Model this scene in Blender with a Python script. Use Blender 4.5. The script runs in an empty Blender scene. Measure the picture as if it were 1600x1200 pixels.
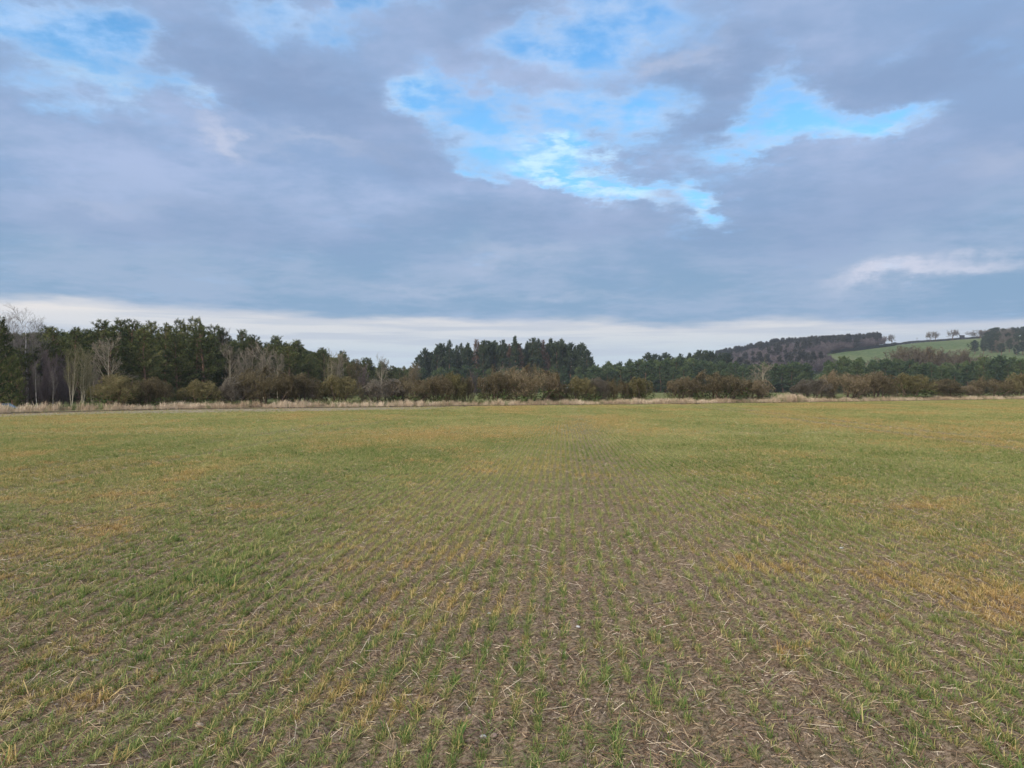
import bpy, math, random
import numpy as np
from mathutils import Vector

random.seed(7)
RNG = np.random.default_rng(11)
R = math.radians
S = bpy.context.scene
COL = S.collection

# ------------------------------------------------------------------ camera
CAM_H = 1.7
cam_d = bpy.data.cameras.new("camera"); cam = bpy.data.objects.new("camera", cam_d); COL.objects.link(cam)
cam_d.sensor_width = 36.0; cam_d.lens = 27.0; cam_d.clip_start = 0.1; cam_d.clip_end = 12000
cam.location = (0, 0, CAM_H); cam.rotation_euler = (R(90 + 0.334), 0, 0)
S.camera = cam
S.view_settings.view_transform = 'Standard'; S.view_settings.look = 'None'
S.view_settings.exposure = 0.12; S.view_settings.gamma = 1.0; S.view_settings.use_curve_mapping = False
S.cycles.max_bounces = 4; S.cycles.diffuse_bounces = 3; S.cycles.glossy_bounces = 1
S.cycles.transmission_bounces = 2; S.cycles.volume_bounces = 1; S.cycles.transparent_max_bounces = 4

# ------------------------------------------------------------------ sun
SUN_DIR = Vector((-0.55, -0.70, 0.46)).normalized()          # towards the sun: behind the camera, left
sl = bpy.data.lights.new("sun", 'SUN'); sl.energy = 2.5; sl.angle = R(9); sl.color = (1.0, 0.94, 0.86)
so = bpy.data.objects.new("sun", sl); COL.objects.link(so)
so.rotation_euler = (-SUN_DIR).to_track_quat('-Z', 'Y').to_euler()

# ------------------------------------------------------------------ world: broken stratus over a blue sky
W = bpy.data.worlds.new("World"); S.world = W; W.use_nodes = True
nt = W.node_tree; N = nt.nodes; L = nt.links; N.clear()
def lk(a, b): L.new(a, b)
def val(x):
    return x
def setin(node, i, x):
    if hasattr(x, 'is_output') or isinstance(x, bpy.types.NodeSocket): L.new(x, node.inputs[i])
    else: node.inputs[i].default_value = x
def M(op, a, b=None, c=None, clamp=False):
    n = N.new('ShaderNodeMath'); n.operation = op; n.use_clamp = clamp
    setin(n, 0, a)
    if b is not None: setin(n, 1, b)
    if c is not None: setin(n, 2, c)
    return n.outputs[0]
def VM(op, a, b=None):
    n = N.new('ShaderNodeVectorMath'); n.operation = op
    setin(n, 0, a)
    if b is not None: setin(n, 1, b)
    return n.outputs['Value'] if op == 'DOT_PRODUCT' else n.outputs[0]
def SM(x, lo, hi, a=0.0, b=1.0):
    n = N.new('ShaderNodeMapRange'); n.interpolation_type = 'SMOOTHSTEP'
    setin(n, 0, x); setin(n, 1, lo); setin(n, 2, hi); n.inputs[3].default_value = a; n.inputs[4].default_value = b
    return n.outputs[0]
def MIX(f, a, b, blend='MIX'):
    n = N.new('ShaderNodeMix'); n.data_type = 'RGBA'; n.blend_type = blend
    setin(n, 0, f)
    for i, x in ((6, a), (7, b)):
        if isinstance(x, tuple): n.inputs[i].default_value = (*x, 1)
        else: L.new(x, n.inputs[i])
    return n.outputs[2]
def NOISE(v, scale, detail=5, rough=0.55, dist=0.0):
    n = N.new('ShaderNodeTexNoise'); L.new(v, n.inputs['Vector'])
    n.inputs['Scale'].default_value = scale; n.inputs['Detail'].default_value = detail
    n.inputs['Roughness'].default_value = rough; n.inputs['Distortion'].default_value = dist
    return n
tc = N.new('ShaderNodeTexCoord'); D = tc.outputs['Generated']
sep = N.new('ShaderNodeSeparateXYZ'); L.new(D, sep.inputs[0])
dx, dy, dz = sep.outputs
el0 = M('ARCSINE', dz); az0 = M('ARCTAN2', dx, dy)
zc = M('ADD', M('MAXIMUM', dz, 0.0), 0.10)
comb = N.new('ShaderNodeCombineXYZ'); L.new(M('DIVIDE', dx, zc), comb.inputs[0]); L.new(M('DIVIDE', dy, zc), comb.inputs[1])
PV = comb.outputs[0]                                   # cloud-deck coordinates
comb2 = N.new('ShaderNodeCombineXYZ'); L.new(az0, comb2.inputs[0]); L.new(M('MULTIPLY', el0, 2.2), comb2.inputs[1])
AV = comb2.outputs[0]
w1 = NOISE(AV, 5.0, 6, 0.62); ws = N.new('ShaderNodeSeparateColor'); L.new(w1.outputs['Color'], ws.inputs[0])
w2 = NOISE(PV, 1.6, 6, 0.6); ws2 = N.new('ShaderNodeSeparateColor'); L.new(w2.outputs['Color'], ws2.inputs[0])
az = M('ADD', az0, M('MULTIPLY', M('SUBTRACT', ws.outputs[0], 0.5), 0.26))
el = M('ADD', el0, M('MULTIPLY', M('SUBTRACT', ws.outputs[1], 0.5), 0.16))
def px_dir(x, y):
    v = Vector(((x-800)/1200.0, 1.0, (607-y)/1200.0)).normalized()
    return math.atan2(v.x, v.y), math.asin(v.z)
def gauss(cx, cy, sx, sy, ang=0, w=1.0, src=(None, None)):
    a, e = px_dir(cx, cy)
    A, E = src[0] or az, src[1] or el
    da = M('SUBTRACT', A, a); de = M('SUBTRACT', E, e)
    c, s = math.cos(R(ang)), math.sin(R(ang))
    p = M('MULTIPLY', M('ADD', M('MULTIPLY', da, c), M('MULTIPLY', de, s)), 1200.0/sx)
    q = M('MULTIPLY', M('SUBTRACT', M('MULTIPLY', de, c), M('MULTIPLY', da, s)), 1200.0/sy)
    g = M('EXPONENT', M('MULTIPLY', M('ADD', M('MULTIPLY', p, p), M('MULTIPLY', q, q)), -1.0))
    return M('MULTIPLY', g, w)
def gsum(lst, src=(None, None)):
    t = None
    for g in lst:
        o = gauss(*g, src=src); t = o if t is None else M('ADD', t, o)
    return t
GAPS = [(160, 75, 95, 62, 0, 1.0), (30, 10, 120, 30, 0, .7), (450, 15, 170, 30, 0, .75), (580, 6, 170, 14, 0, .45), (60, 50, 60, 40, 0, .3), (30, 150, 70, 28, 0, .35), (330, 145, 70, 12, 0, .4),
        (930, 45, 120, 62, 0, 1.1), (830, 85, 60, 30, 0, .45),
        (665, 150, 50, 42, -30, .9), (745, 195, 75, 30, -25, .8), (880, 190, 120, 34, -8, .75), (1010, 170, 90, 34, 10, .7),
        (855, 248, 60, 20, -10, 1.25), (945, 282, 90, 20, -18, 1.2), (745, 248, 55, 14, -20, .8), (1115, 298, 50, 24, -40, .9), (1030, 280, 60, 12, 0, .5),
        (1240, 140, 45, 55, 30, .85), (1330, 188, 100, 26, 8, 1.0), (1200, 200, 80, 24, 0, .65), (1010, 235, 90, 20, 0, .35),
        (1560, 75, 60, 22, 0, .3), (1400, 50, 60, 18, 20, .25), (1120, 45, 30, 40, 0, .25)]
G = gsum(GAPS)
cn = NOISE(PV, 2.3, 10, 0.66, 0.15)
cn2 = NOISE(PV, 8.0, 7, 0.62, 0.2)
big = NOISE(PV, 0.55, 3, 0.5)
back = SM(dy, 0.15, -0.25)                              # away from the view the gaps come from the noise alone
dens = M('SUBTRACT', M('ADD', 1.10, M('MULTIPLY', M('SUBTRACT', cn.outputs[0], 0.5), 1.6)), G)
dens = M('ADD', dens, M('MULTIPLY', M('SUBTRACT', cn2.outputs[0], 0.5), M('ADD', 0.15, M('MINIMUM', M('MULTIPLY', G, 2.2), 1.5))))
dens = M('SUBTRACT', dens, M('MULTIPLY', back, SM(big.outputs[0], 0.5, 0.72, 0, 0.9)))
cover = SM(dens, -0.30, 1.02)
# cloud colours
tn = NOISE(PV, 0.9, 7, 0.55); tn2 = NOISE(PV, 3.4, 7, 0.6); tn3 = NOISE(PV, 9.0, 8, 0.65, 0.3)
tone = SM(M('ADD', M('MULTIPLY', tn.outputs[0], 0.72), M('ADD', M('MULTIPLY', tn2.outputs[0], 0.28), M('MULTIPLY', tn3.outputs[0], 0.16))), 0.49, 0.68)
K = 1.0
lowc = MIX(tone, (0.205, 0.345, 0.52), (0.30, 0.41, 0.58))
hic = MIX(tone, (0.25, 0.37, 0.59), (0.375, 0.475, 0.70))
ccol = MIX(SM(el, 0.10, 0.30), lowc, hic)
bel = gsum([(450, 125, 190, 38, -8, .75), (800, 20, 90, 40, 0, .6), (730, 95, 80, 20, -20, .35), (1150, 190, 55, 34, 0, .7), (1130, 100, 120, 26, 15, .55), (1400, 90, 130, 36, 10, .55), (1550, 200, 120, 60, 0, .35), (250, 340, 320, 40, 0, .45), (900, 345, 300, 30, 3, .4), (1350, 330, 260, 50, 5, .45), (60, 160, 90, 18, 0, .3), (600, 225, 110, 20, -15, .4)])
ccol = MIX(M('MINIMUM', bel, 0.85), ccol, (0.205, 0.30, 0.49))
edge = M('MULTIPLY', SM(cover, 1.0, 0.55), 1.0)
ccol = MIX(M('MULTIPLY', edge, 0.45), ccol, (0.50, 0.70, 0.98))
br = gsum([(1450, 424, 110, 13, 3, .62), (1400, 430, 60, 7, 0, .3), (790, 400, 90, 14, 5, .22), (900, 462, 130, 8, 0, .14), (370, 195, 30, 16, -40, .5), (500, 215, 90, 12, 0, .25),
           (1060, 85, 70, 14, 10, .3), (1030, 300, 70, 14, 0, .3), (620, 458, 120, 7, 0, .15), (1580, 260, 60, 20, 0, .2), (170, 305, 60, 10, 0, .15)])
ccol = MIX(M('MINIMUM', br, 1.0), ccol, (0.62, 0.64, 0.76))
# blue behind
sky = N.new('ShaderNodeTexSky'); sky.sky_type = 'NISHITA'; sky.sun_disc = False
sky.sun_elevation = math.asin(SUN_DIR.z); sky.sun_rotation = math.atan2(SUN_DIR.x, SUN_DIR.y); sky.altitude = 100
SKY_STR = 0.15
blue = MIX(1.0, sky.outputs[0], (1.0, 1.0, 1.0), 'MULTIPLY')
bsc = N.new('ShaderNodeVectorMath'); bsc.operation = 'MULTIPLY'; L.new(blue, bsc.inputs[0]); bsc.inputs[1].default_value = (SKY_STR*0.55, SKY_STR*1.05, SKY_STR*1.38)
veil = NOISE(PV, 4.0, 9, 0.66)
bl = MIX(SM(el0, 0.42, 0.22, 0.12, 0.60), bsc.outputs[0], (0.27, 0.66, 1.02))
bl = MIX(SM(veil.outputs[0], 0.42, 0.66, 0.0, 0.8), bl, (0.44, 0.64, 0.94))
bl = MIX(M('MULTIPLY', SM(cn2.outputs[0], 0.40, 0.60), M('MINIMUM', gsum([(865, 248, 60, 22, -10, .9), (955, 285, 80, 18, -18, .95), (1115, 300, 50, 22, -40, .9), (1340, 200, 110, 14, 8, .5), (650, 165, 30, 40, 0, .35), (150, 130, 120, 14, 0, .5), (330, 145, 80, 10, 0, .5)]), 0.8)), bl, (0.60, 0.85, 1.0))
skyc = MIX(cover, bl, ccol)
# pale strip under the deck
azc = M('MINIMUM', M('MAXIMUM', az0, -0.9), 0.9)
bnd = M('ADD', M('ADD', 0.089, M('MULTIPLY', azc, -0.0221)), M('MULTIPLY', M('MULTIPLY', azc, azc), -0.0087))
sv = N.new('ShaderNodeCombineXYZ'); L.new(M('MULTIPLY', az0, 3.0), sv.inputs[0]); L.new(M('MULTIPLY', el0, 60.0), sv.inputs[1])
stn = NOISE(sv.outputs[0], 1.0, 6, 0.6)
sv2 = N.new('ShaderNodeCombineXYZ'); L.new(M('MULTIPLY', az0, 7.0), sv2.inputs[0]); L.new(M('MULTIPLY', el0, 40.0), sv2.inputs[1])
stn2 = NOISE(sv2.outputs[0], 1.0, 5, 0.55)
ee = M('ADD', el0, M('MULTIPLY', M('SUBTRACT', stn2.outputs[0], 0.5), 0.034))
ds = M('SUBTRACT', bnd, ee)
strip = SM(ds, -0.007, 0.009)
base = MIX(SM(el0, 0.035, 0.085), (0.52, 0.61, 0.67), (0.66, 0.67, 0.69))
base = MIX(SM(stn.outputs[0], 0.42, 0.58, 0.0, 0.75), base, (0.46, 0.52, 0.61))
base = MIX(SM(ds, 0.012, 0.002, 0.0, 0.35), base, (0.72, 0.69, 0.70))
base = MIX(gsum([(10, 470, 130, 10, 0, .8)], (az0, el0)), base, (0.86, 0.80, 0.74))
skyc = MIX(strip, skyc, base)
# the deck is thinner and brighter towards the sun, behind the viewer
sd = VM('DOT_PRODUCT', D, tuple(SUN_DIR))
boost = M('ADD', 1.0, M('ADD', M('MULTIPLY', SM(sd, -0.15, 0.95), 1.9), M('MULTIPLY', SM(dz, 0.46, 0.95), 0.8)))
warm = MIX(SM(sd, 0.0, 1.0, 0.0, 0.75), skyc, (0.60, 0.54, 0.50))
mulv = N.new('ShaderNodeVectorMath'); mulv.operation = 'SCALE'; L.new(warm, mulv.inputs[0]); L.new(boost, mulv.inputs[3])
bg = N.new('ShaderNodeBackground'); L.new(mulv.outputs[0], bg.inputs[0]); bg.inputs[1].default_value = 1.0
ow = N.new('ShaderNodeOutputWorld'); L.new(bg.outputs[0], ow.inputs[0])
W.cycles.sampling_method = 'MANUAL'; W.cycles.sample_map_resolution = 512

# ------------------------------------------------------------------ numeric helpers
TAB = np.random.default_rng(5).random((256, 256)).astype(np.float32)
def vnoise(x, y):
    xi = np.floor(x).astype(np.int64); yi = np.floor(y).astype(np.int64)
    fx = (x-xi); fy = (y-yi); fx = fx*fx*(3-2*fx); fy = fy*fy*(3-2*fy)
    a = TAB[xi & 255, yi & 255]; b = TAB[(xi+1) & 255, yi & 255]
    c = TAB[xi & 255, (yi+1) & 255]; d = TAB[(xi+1) & 255, (yi+1) & 255]
    return (a*(1-fx)+b*fx)*(1-fy) + (c*(1-fx)+d*fx)*fy
def fbm(x, y, octv=4, gain=0.5):
    t = 0; amp = 1; s = 0
    for i in range(octv):
        t = t + amp*vnoise(x*(2.03**i)+17.3*i, y*(2.03**i)-9.1*i); s += amp; amp *= gain
    return t/s                                              # 0..1
def sstep(a, b, x):
    t = np.clip((x-a)/(b-a), 0, 1); return t*t*(3-2*t)
def P(px, d, z=0.0):
    return Vector(((px-800)/1200.0*d, d, z))
def HT(py, d):                                              # height above the flat ground seen at image row py, distance d
    return CAM_H + (607-py)/1200.0*d
ROWD = 80/1200.0                                            # drill rows run slightly right of the view axis
def rowcoord(x, y): return (x - ROWD*y)/math.sqrt(1+ROWD**2)
EX = np.array([-160., -80, -50, -34, -28, -16.7, -3.7, 13.6, 34.8, 90.7, 180.])
EY = np.array([14., 30, 42, 51, 61, 67, 74, 81.6, 92.7, 128, 185.])
def edge_y(x): return np.interp(x, EX, EY)
TRAM = [13.7-.9, 13.7+.9, -10.2-.9, -10.2+.9]
def tram(s):
    m = 0
    for c in TRAM: m = np.maximum(m, np.exp(-((s-c)/(0.34 if c > 0 else 0.22))**2)*(1 if c > 0 else .6))
    return m
def ground_h(x, y):
    r = np.hypot(x, y); s = rowcoord(x, y)
    infield = sstep(0.6, -0.6, y-edge_y(x))
    near = np.exp(-r/22.0)
    h = 0.05*(fbm(x*0.35, y*0.35, 3)-0.5)
    h = h + infield*((fbm(x*3.2, y*3.2, 3)-0.5)*0.045*(0.35+near) + near*(fbm(x*17, y*17, 3)-0.5)*0.034 + near*(vnoise(x*55, y*55)-0.5)*0.008)
    h = h - infield*near*0.007*np.cos(2*np.pi*s/0.125) - infield*0.07*tram(s)
    h = h - 0.9*sstep(3, 7, y-edge_y(x))*sstep(-26, -33, x)*sstep(120, 90, y)
    return h

def mesh_np(name, v, f, mats, attrs=None, smooth=False, mat_idx=None):
    v = np.asarray(v, np.float32); f = np.asarray(f, np.int32)
    me = bpy.data.meshes.new(name)
    nf, k = f.shape
    me.vertices.add(len(v)); me.vertices.foreach_set('co', v.ravel())
    me.loops.add(nf*k); me.loops.foreach_set('vertex_index', f.ravel())
    me.polygons.add(nf); me.polygons.foreach_set('loop_start', np.arange(0, nf*k, k, dtype=np.int32))
    if smooth: me.polygons.foreach_set('use_smooth', np.ones(nf, bool))
    if mat_idx is not None: me.polygons.foreach_set('material_index', np.asarray(mat_idx, np.int32))
    for an, a in (attrs or {}).items():
        at = me.attributes.new(an, 'FLOAT', 'POINT'); at.data.foreach_set('value', np.asarray(a, np.float32))
    for m in (mats if isinstance(mats, (list, tuple)) else [mats]): me.materials.append(m)
    me.update(calc_edges=True)
    return me
def tag(o, label=None, cat=None, group=None, kind=None):
    if label: o['label'] = label
    if cat: o['category'] = cat
    if group: o['group'] = group
    if kind: o['kind'] = kind
    return o
def link(name, me, parent=None, loc=None):
    o = bpy.data.objects.new(name, me); COL.objects.link(o)
    if parent is not None: o.parent = parent
    if loc is not None: o.location = loc
    return o
def empty(name, loc, rz=0.0, sc=(1, 1, 1)):
    o = bpy.data.objects.new(name, None); COL.objects.link(o)
    o.location = loc; o.rotation_euler = (0, 0, rz); o.scale = sc; o.empty_display_size = 0.3
    return o

# ------------------------------------------------------------------ materials
def new_mat(name):
    m = bpy.data.materials.new(name); m.use_nodes = True
    t = m.node_tree; b = t.nodes['Principled BSDF']; b.inputs['Roughness'].default_value = 0.8
    b.inputs['Specular IOR Level'].default_value = 0.0
    return m, t, b
def ramp(t, fac, stops):
    n = t.nodes.new('ShaderNodeValToRGB'); e = n.color_ramp.elements
    while len(e) < len(stops): e.new(0.5)
    for i, (p, c) in enumerate(stops): e[i].position = p; e[i].color = (*c, 1)
    t.links.new(fac, n.inputs[0]); return n.outputs[0]
def mixc(t, f, a, b, blend='MIX'):
    n = t.nodes.new('ShaderNodeMix'); n.data_type = 'RGBA'; n.blend_type = blend
    for i, x in ((0, f), (6, a), (7, b)):
        if isinstance(x, bpy.types.NodeSocket): t.links.new(x, n.inputs[i])
        elif isinstance(x, tuple): n.inputs[i].default_value = (*x, 1)
        else: n.inputs[i].default_value = x
    return n.outputs[2]
def tnoise(t, vec, scale, detail=4, rough=0.55):
    n = t.nodes.new('ShaderNodeTexNoise'); n.inputs['Scale'].default_value = scale
    n.inputs['Detail'].default_value = detail; n.inputs['Roughness'].default_value = rough
    t.links.new(vec, n.inputs['Vector']); return n.outputs[0]
def attr(t, name, typ='GEOMETRY'):
    n = t.nodes.new('ShaderNodeAttribute'); n.attribute_name = name; n.attribute_type = typ; return n
def tmath(t, op, a, b=0.0, clamp=False):
    n = t.nodes.new('ShaderNodeMath'); n.operation = op; n.use_clamp = clamp
    for i, x in ((0, a), (1, b)):
        if isinstance(x, bpy.types.NodeSocket): t.links.new(x, n.inputs[i])
        else: n.inputs[i].default_value = x
    return n.outputs[0]

# foliage-like material: colour ramp on the 'tone' of each sprig, shifted by a per-object random amount
def foliage_mat(name, stops, objvar=0.35, posvar=0.0, rough=0.75, transl=0.0):
    m, t, b = new_mat(name)
    a = attr(t, 'tone'); oi = t.nodes.new('ShaderNodeObjectInfo')
    f = tmath(t, 'ADD', a.outputs['Fac'], tmath(t, 'MULTIPLY', tmath(t, 'SUBTRACT', oi.outputs['Random'], 0.5), objvar))
    if posvar:
        tcn = t.nodes.new('ShaderNodeTexCoord')
        f = tmath(t, 'ADD', f, tmath(t, 'MULTIPLY', tmath(t, 'SUBTRACT', tnoise(t, tcn.outputs['Object'], 0.55, 3), 0.5), posvar))
    c = ramp(t, f, stops); t.links.new(c, b.inputs['Base Color']); b.inputs['Roughness'].default_value = rough
    if transl:
        tr = t.nodes.new('ShaderNodeBsdfTranslucent'); t.links.new(c, tr.inputs[0])
        mx = t.nodes.new('ShaderNodeMixShader'); mx.inputs[0].default_value = transl
        t.links.new(b.outputs[0], mx.inputs[1]); t.links.new(tr.outputs[0], mx.inputs[2])
        t.links.new(mx.outputs[0], t.nodes['Material Output'].inputs[0])
    return m
MAT_PINE = foliage_mat('pine_needles', [(0.0, (0.025, 0.036, 0.018)), (0.45, (0.062, 0.078, 0.030)), (0.8, (0.125, 0.135, 0.048)), (1.0, (0.21, 0.20, 0.075))], 0.35, 0.7)
MAT_PINE_FAR = foliage_mat('far_pine_needles', [(0.0, (0.03, 0.05, 0.03)), (0.5, (0.06, 0.09, 0.045)), (1.0, (0.12, 0.15, 0.06))], 0.55, 0.5)
MAT_SPRUCE = foliage_mat('spruce_needles', [(0.0, (0.022, 0.035, 0.022)), (0.6, (0.05, 0.07, 0.04)), (1.0, (0.085, 0.10, 0.05))], 0.4, 0.5)
MAT_RUST = foliage_mat('rusty_needles', [(0.0, (0.045, 0.036, 0.028)), (0.5, (0.11, 0.075, 0.055)), (1.0, (0.19, 0.125, 0.085))], 0.3, 0.5)
MAT_HAW = foliage_mat('hawthorn_twigs', [(0.0, (0.036, 0.031, 0.017)), (0.4, (0.092, 0.076, 0.040)), (0.75, (0.165, 0.128, 0.072)), (1.0, (0.29, 0.22, 0.14))], 0.35, 0.5)
MAT_HAW_Y = foliage_mat('lichened_twigs', [(0.0, (0.040, 0.038, 0.016)), (0.4, (0.10, 0.090, 0.038)), (0.75, (0.175, 0.147, 0.065)), (1.0, (0.28, 0.22, 0.11))], 0.3, 0.5)
MAT_GREY = foliage_mat('grey_twigs', [(0.0, (0.07, 0.06, 0.052)), (0.5, (0.14, 0.122, 0.108)), (1.0, (0.26, 0.225, 0.195))], 0.3, 0.4)
MAT_HAWG = foliage_mat('dull_twigs', [(0.0, (0.042, 0.037, 0.027)), (0.4, (0.10, 0.086, 0.062)), (0.75, (0.165, 0.14, 0.105)), (1.0, (0.27, 0.225, 0.17))], 0.3, 0.5)
MAT_PURP = foliage_mat('purple_twigs', [(0.0, (0.055, 0.042, 0.042)), (0.5, (0.11, 0.085, 0.08)), (1.0, (0.18, 0.14, 0.13))], 0.3, 0.4)
MAT_BROWN = foliage_mat('brown_twigs', [(0.0, (0.06, 0.05, 0.035)), (0.5, (0.12, 0.10, 0.07)), (1.0, (0.20, 0.165, 0.12))], 0.4, 0.4)
MAT_PALE = foliage_mat('pale_bark_twigs', [(0.0, (0.07, 0.056, 0.042)), (0.5, (0.15, 0.122, 0.09)), (1.0, (0.33, 0.275, 0.205))], 0.3, 0.3)
MAT_OLIVE = foliage_mat('olive_twigs', [(0.0, (0.06, 0.055, 0.028)), (0.5, (0.14, 0.128, 0.065)), (1.0, (0.27, 0.235, 0.125))], 0.3, 0.3)
MAT_IVY = foliage_mat('ivy', [(0.0, (0.03, 0.045, 0.015)), (0.6, (0.06, 0.085, 0.03)), (1.0, (0.12, 0.16, 0.055))], 0.3, 0.5)
def bark_mat(name, a, b2, sc=9):
    m, t, b = new_mat(name); tcn = t.nodes.new('ShaderNodeTexCoord')
    mp = t.nodes.new('ShaderNodeMapping'); mp.inputs['Scale'].default_value = (1, 1, 0.3); t.links.new(tcn.outputs['Object'], mp.inputs[0])
    n = tnoise(t, mp.outputs[0], sc, 5, 0.65)
    t.links.new(ramp(t, n, [(0.35, a), (0.65, b2)]), b.inputs['Base Color']); b.inputs['Roughness'].default_value = 0.9
    return m
MAT_BARK = bark_mat('brown_bark', (0.07, 0.05, 0.035), (0.17, 0.12, 0.085))
MAT_BARK_P = bark_mat('pine_bark', (0.10, 0.06, 0.04), (0.24, 0.15, 0.10))
MAT_BIRCH = bark_mat('birch_bark', (0.22, 0.20, 0.18), (0.62, 0.58, 0.53), 6)
MAT_PALEB = bark_mat('pale_bark', (0.22, 0.19, 0.13), (0.45, 0.39, 0.28))

# ground: soil with moss and crumbs in the field, grass beyond its edge
def ground_mat():
    m, t, b = new_mat('ground')
    g = t.nodes.new('ShaderNodeNewGeometry'); pos = g.outputs['Position']
    fld = attr(t, 'field').outputs['Fac']; head = attr(t, 'headland').outputs['Fac']; cov = attr(t, 'cover').outputs['Fac']
    n1 = tnoise(t, pos, 2.2, 5, 0.6); n2 = tnoise(t, pos, 38, 6, 0.7); n3 = tnoise(t, pos, 240, 3, 0.6)
    soil = ramp(t, n2, [(0.38, (0.042, 0.028, 0.018)), (0.50, (0.158, 0.110, 0.070)), (0.62, (0.32, 0.235, 0.155))])
    soil = mixc(t, tmath(t, 'MULTIPLY', ramp_fac(t, n1, 0.45, 0.7), 0.35), soil, (0.155, 0.15, 0.06))
    soil = mixc(t, ramp_fac(t, n3, 0.56, 0.66), soil, (0.40, 0.28, 0.17))
    # away from the viewer the seedlings close over the soil: moss, chaff and leaf between the rows
    soil = mixc(t, cov, soil, ramp(t, tnoise(t, pos, 0.8, 6, 0.65), [(0.35, (0.17, 0.19, 0.06)), (0.55, (0.24, 0.225, 0.08)), (0.70, (0.33, 0.26, 0.10))]))
    soil = mixc(t, head, soil, (0.25, 0.20, 0.14))
    gr = ramp(t, tnoise(t, pos, 0.35, 6, 0.7), [(0.35, (0.09, 0.10, 0.035)), (0.6, (0.15, 0.15, 0.06)), (0.8, (0.22, 0.19, 0.095))])
    c = mixc(t, fld, gr, soil)
    t.links.new(c, b.inputs['Base Color']); b.inputs['Roughness'].default_value = 0.95
    bp = t.nodes.new('ShaderNodeBump'); bp.inputs['Strength'].default_value = 0.9; bp.inputs['Distance'].default_value = 0.02
    t.links.new(tmath(t, 'ADD', n2, tmath(t, 'MULTIPLY', n3, 0.35)), bp.inputs['Height']); t.links.new(bp.outputs[0], b.inputs['Normal'])
    return m
def ramp_fac(t, fac, lo, hi):
    n = t.nodes.new('ShaderNodeMapRange'); t.links.new(fac, n.inputs[0]); n.inputs[1].default_value = lo; n.inputs[2].default_value = hi
    return n.outputs[0]
MAT_GROUND = ground_mat()

# ------------------------------------------------------------------ ground sheet (polar grid, one sheet to the horizon)
ang = np.concatenate([np.linspace(-180, -47, 70, endpoint=False), np.linspace(-47, 47, 680, endpoint=False), np.linspace(47, 180, 70, endpoint=False)])
ang = np.radians(ang)
rr = [0.02, 0.4, 0.8, 1.2, 1.6, 2.0, 2.3]
r_ = 2.5
while r_ < 2600:
    rr.append(r_); r_ *= 1.0042 if r_ < 9 else (1.010 if r_ < 30 else (1.016 if r_ < 200 else 1.06))
rr = np.array(rr)
RRg, AAg = np.meshgrid(rr, ang, indexing='ij')
gx = (RRg*np.sin(AAg)).ravel(); gy = (RRg*np.cos(AAg)).ravel()
gz = ground_h(gx, gy)
nr, na = len(rr), len(ang)
i0 = (np.arange(nr-1)[:, None]*na + np.arange(na)[None, :]); i1 = (np.arange(nr-1)[:, None]*na + (np.arange(na)+1)[None, :] % na)
gf = np.stack([i0, i0+na, i1+na, i1], -1).reshape(-1, 4)
dE = gy - edge_y(gx)
fieldA = sstep(0.3, -0.3, dE)
headA = sstep(-13, -8, dE + 4*(fbm(gx*0.2, gy*0.5, 3)-0.5))*sstep(2, -14, gx)*0.75
sg = rowcoord(gx, gy)
coverA = sstep(5, 26, np.hypot(gx, gy))*(0.80 - 0.5*np.exp(-((sg-0.7)/1.0)**2)*sstep(60, 20, gy))*(1-tram(sg))
go = link('ground', mesh_np('ground', np.stack([gx, gy, gz], 1), gf[:, ::-1], MAT_GROUND, {'field': fieldA, 'headland': headA, 'cover': coverA}, smooth=True))
tag(go, 'flat brown soil of the sown field with rough grass beyond', 'ground', kind='structure')

# ------------------------------------------------------------------ hill on the right
HX = np.array([-200, 100, 150, 195, 247, 270, 300, 375, 446, 475, 497, 517, 555, 600, 750, 1000, 1500.])
HYp = np.array([607, 607, 600, 585, 566, 560, 552, 545, 539, 535, 533.3, 531, 528, 524, 515, 508, 505.])
HZ = CAM_H + (607-HYp)/1200*900; HZ[0] = -3; HZ[1] = -1
def hill_z(x, y):
    xr = x + (900-y)*0.15
    t = np.clip((y-430)/470.0, 0, 1); s = 1.0-(1.0-t)**1.6
    s = s*sstep(0, 0.25, t)
    z = np.interp(xr, HX, HZ)*s - 0.6
    z = z - np.maximum(0, y-905)*0.035
    return z + 0.5*(fbm(x*0.02, y*0.02, 3)-0.5)*sstep(430, 600, y)
hx = np.linspace(-150, 1500, 260); hy = np.concatenate([np.linspace(425, 930, 130), np.linspace(940, 2000, 30)])
HXg, HYg = np.meshgrid(hx, hy, indexing='ij')
hz = hill_z(HXg.ravel(), HYg.ravel())
idx = (np.arange(len(hx)-1)[:, None]*len(hy)+np.arange(len(hy)-1)[None, :]).ravel()
hf = np.stack([idx, idx+len(hy), idx+len(hy)+1, idx+1], -1)
m, t, b = new_mat('hill_grass'); g = t.nodes.new('ShaderNodeNewGeometry')
hc = ramp(t, tnoise(t, g.outputs['Position'], 0.012, 6, 0.6), [(0.35, (0.062, 0.090, 0.034)), (0.55, (0.085, 0.108, 0.042)), (0.75, (0.125, 0.13, 0.062))])
fine = tnoise(t, g.outputs['Position'], 0.3, 4, 0.6)
hc = mixc(t, ramp_fac(t, fine, 0.5, 0.8), hc, (0.22, 0.22, 0.10)); t.links.new(hc, b.inputs['Base Color']); b.inputs['Roughness'].default_value = 0.95
ho = link('hill', mesh_np('hill', np.stack([HXg.ravel(), HYg.ravel(), hz], 1), hf, m, smooth=True)); tag(ho, 'green grass hillside rising on the right', 'hill', kind='structure')
def hill_hit(px, py):
    for d in np.arange(470, 1000, 2.0):
        x = (px-800)/1200*d
        if hill_z(np.array([x]), np.array([d]))[0] >= CAM_H+(607-py)/1200*d: return x, d
    return (px-800)/1200*895, 895.0

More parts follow.
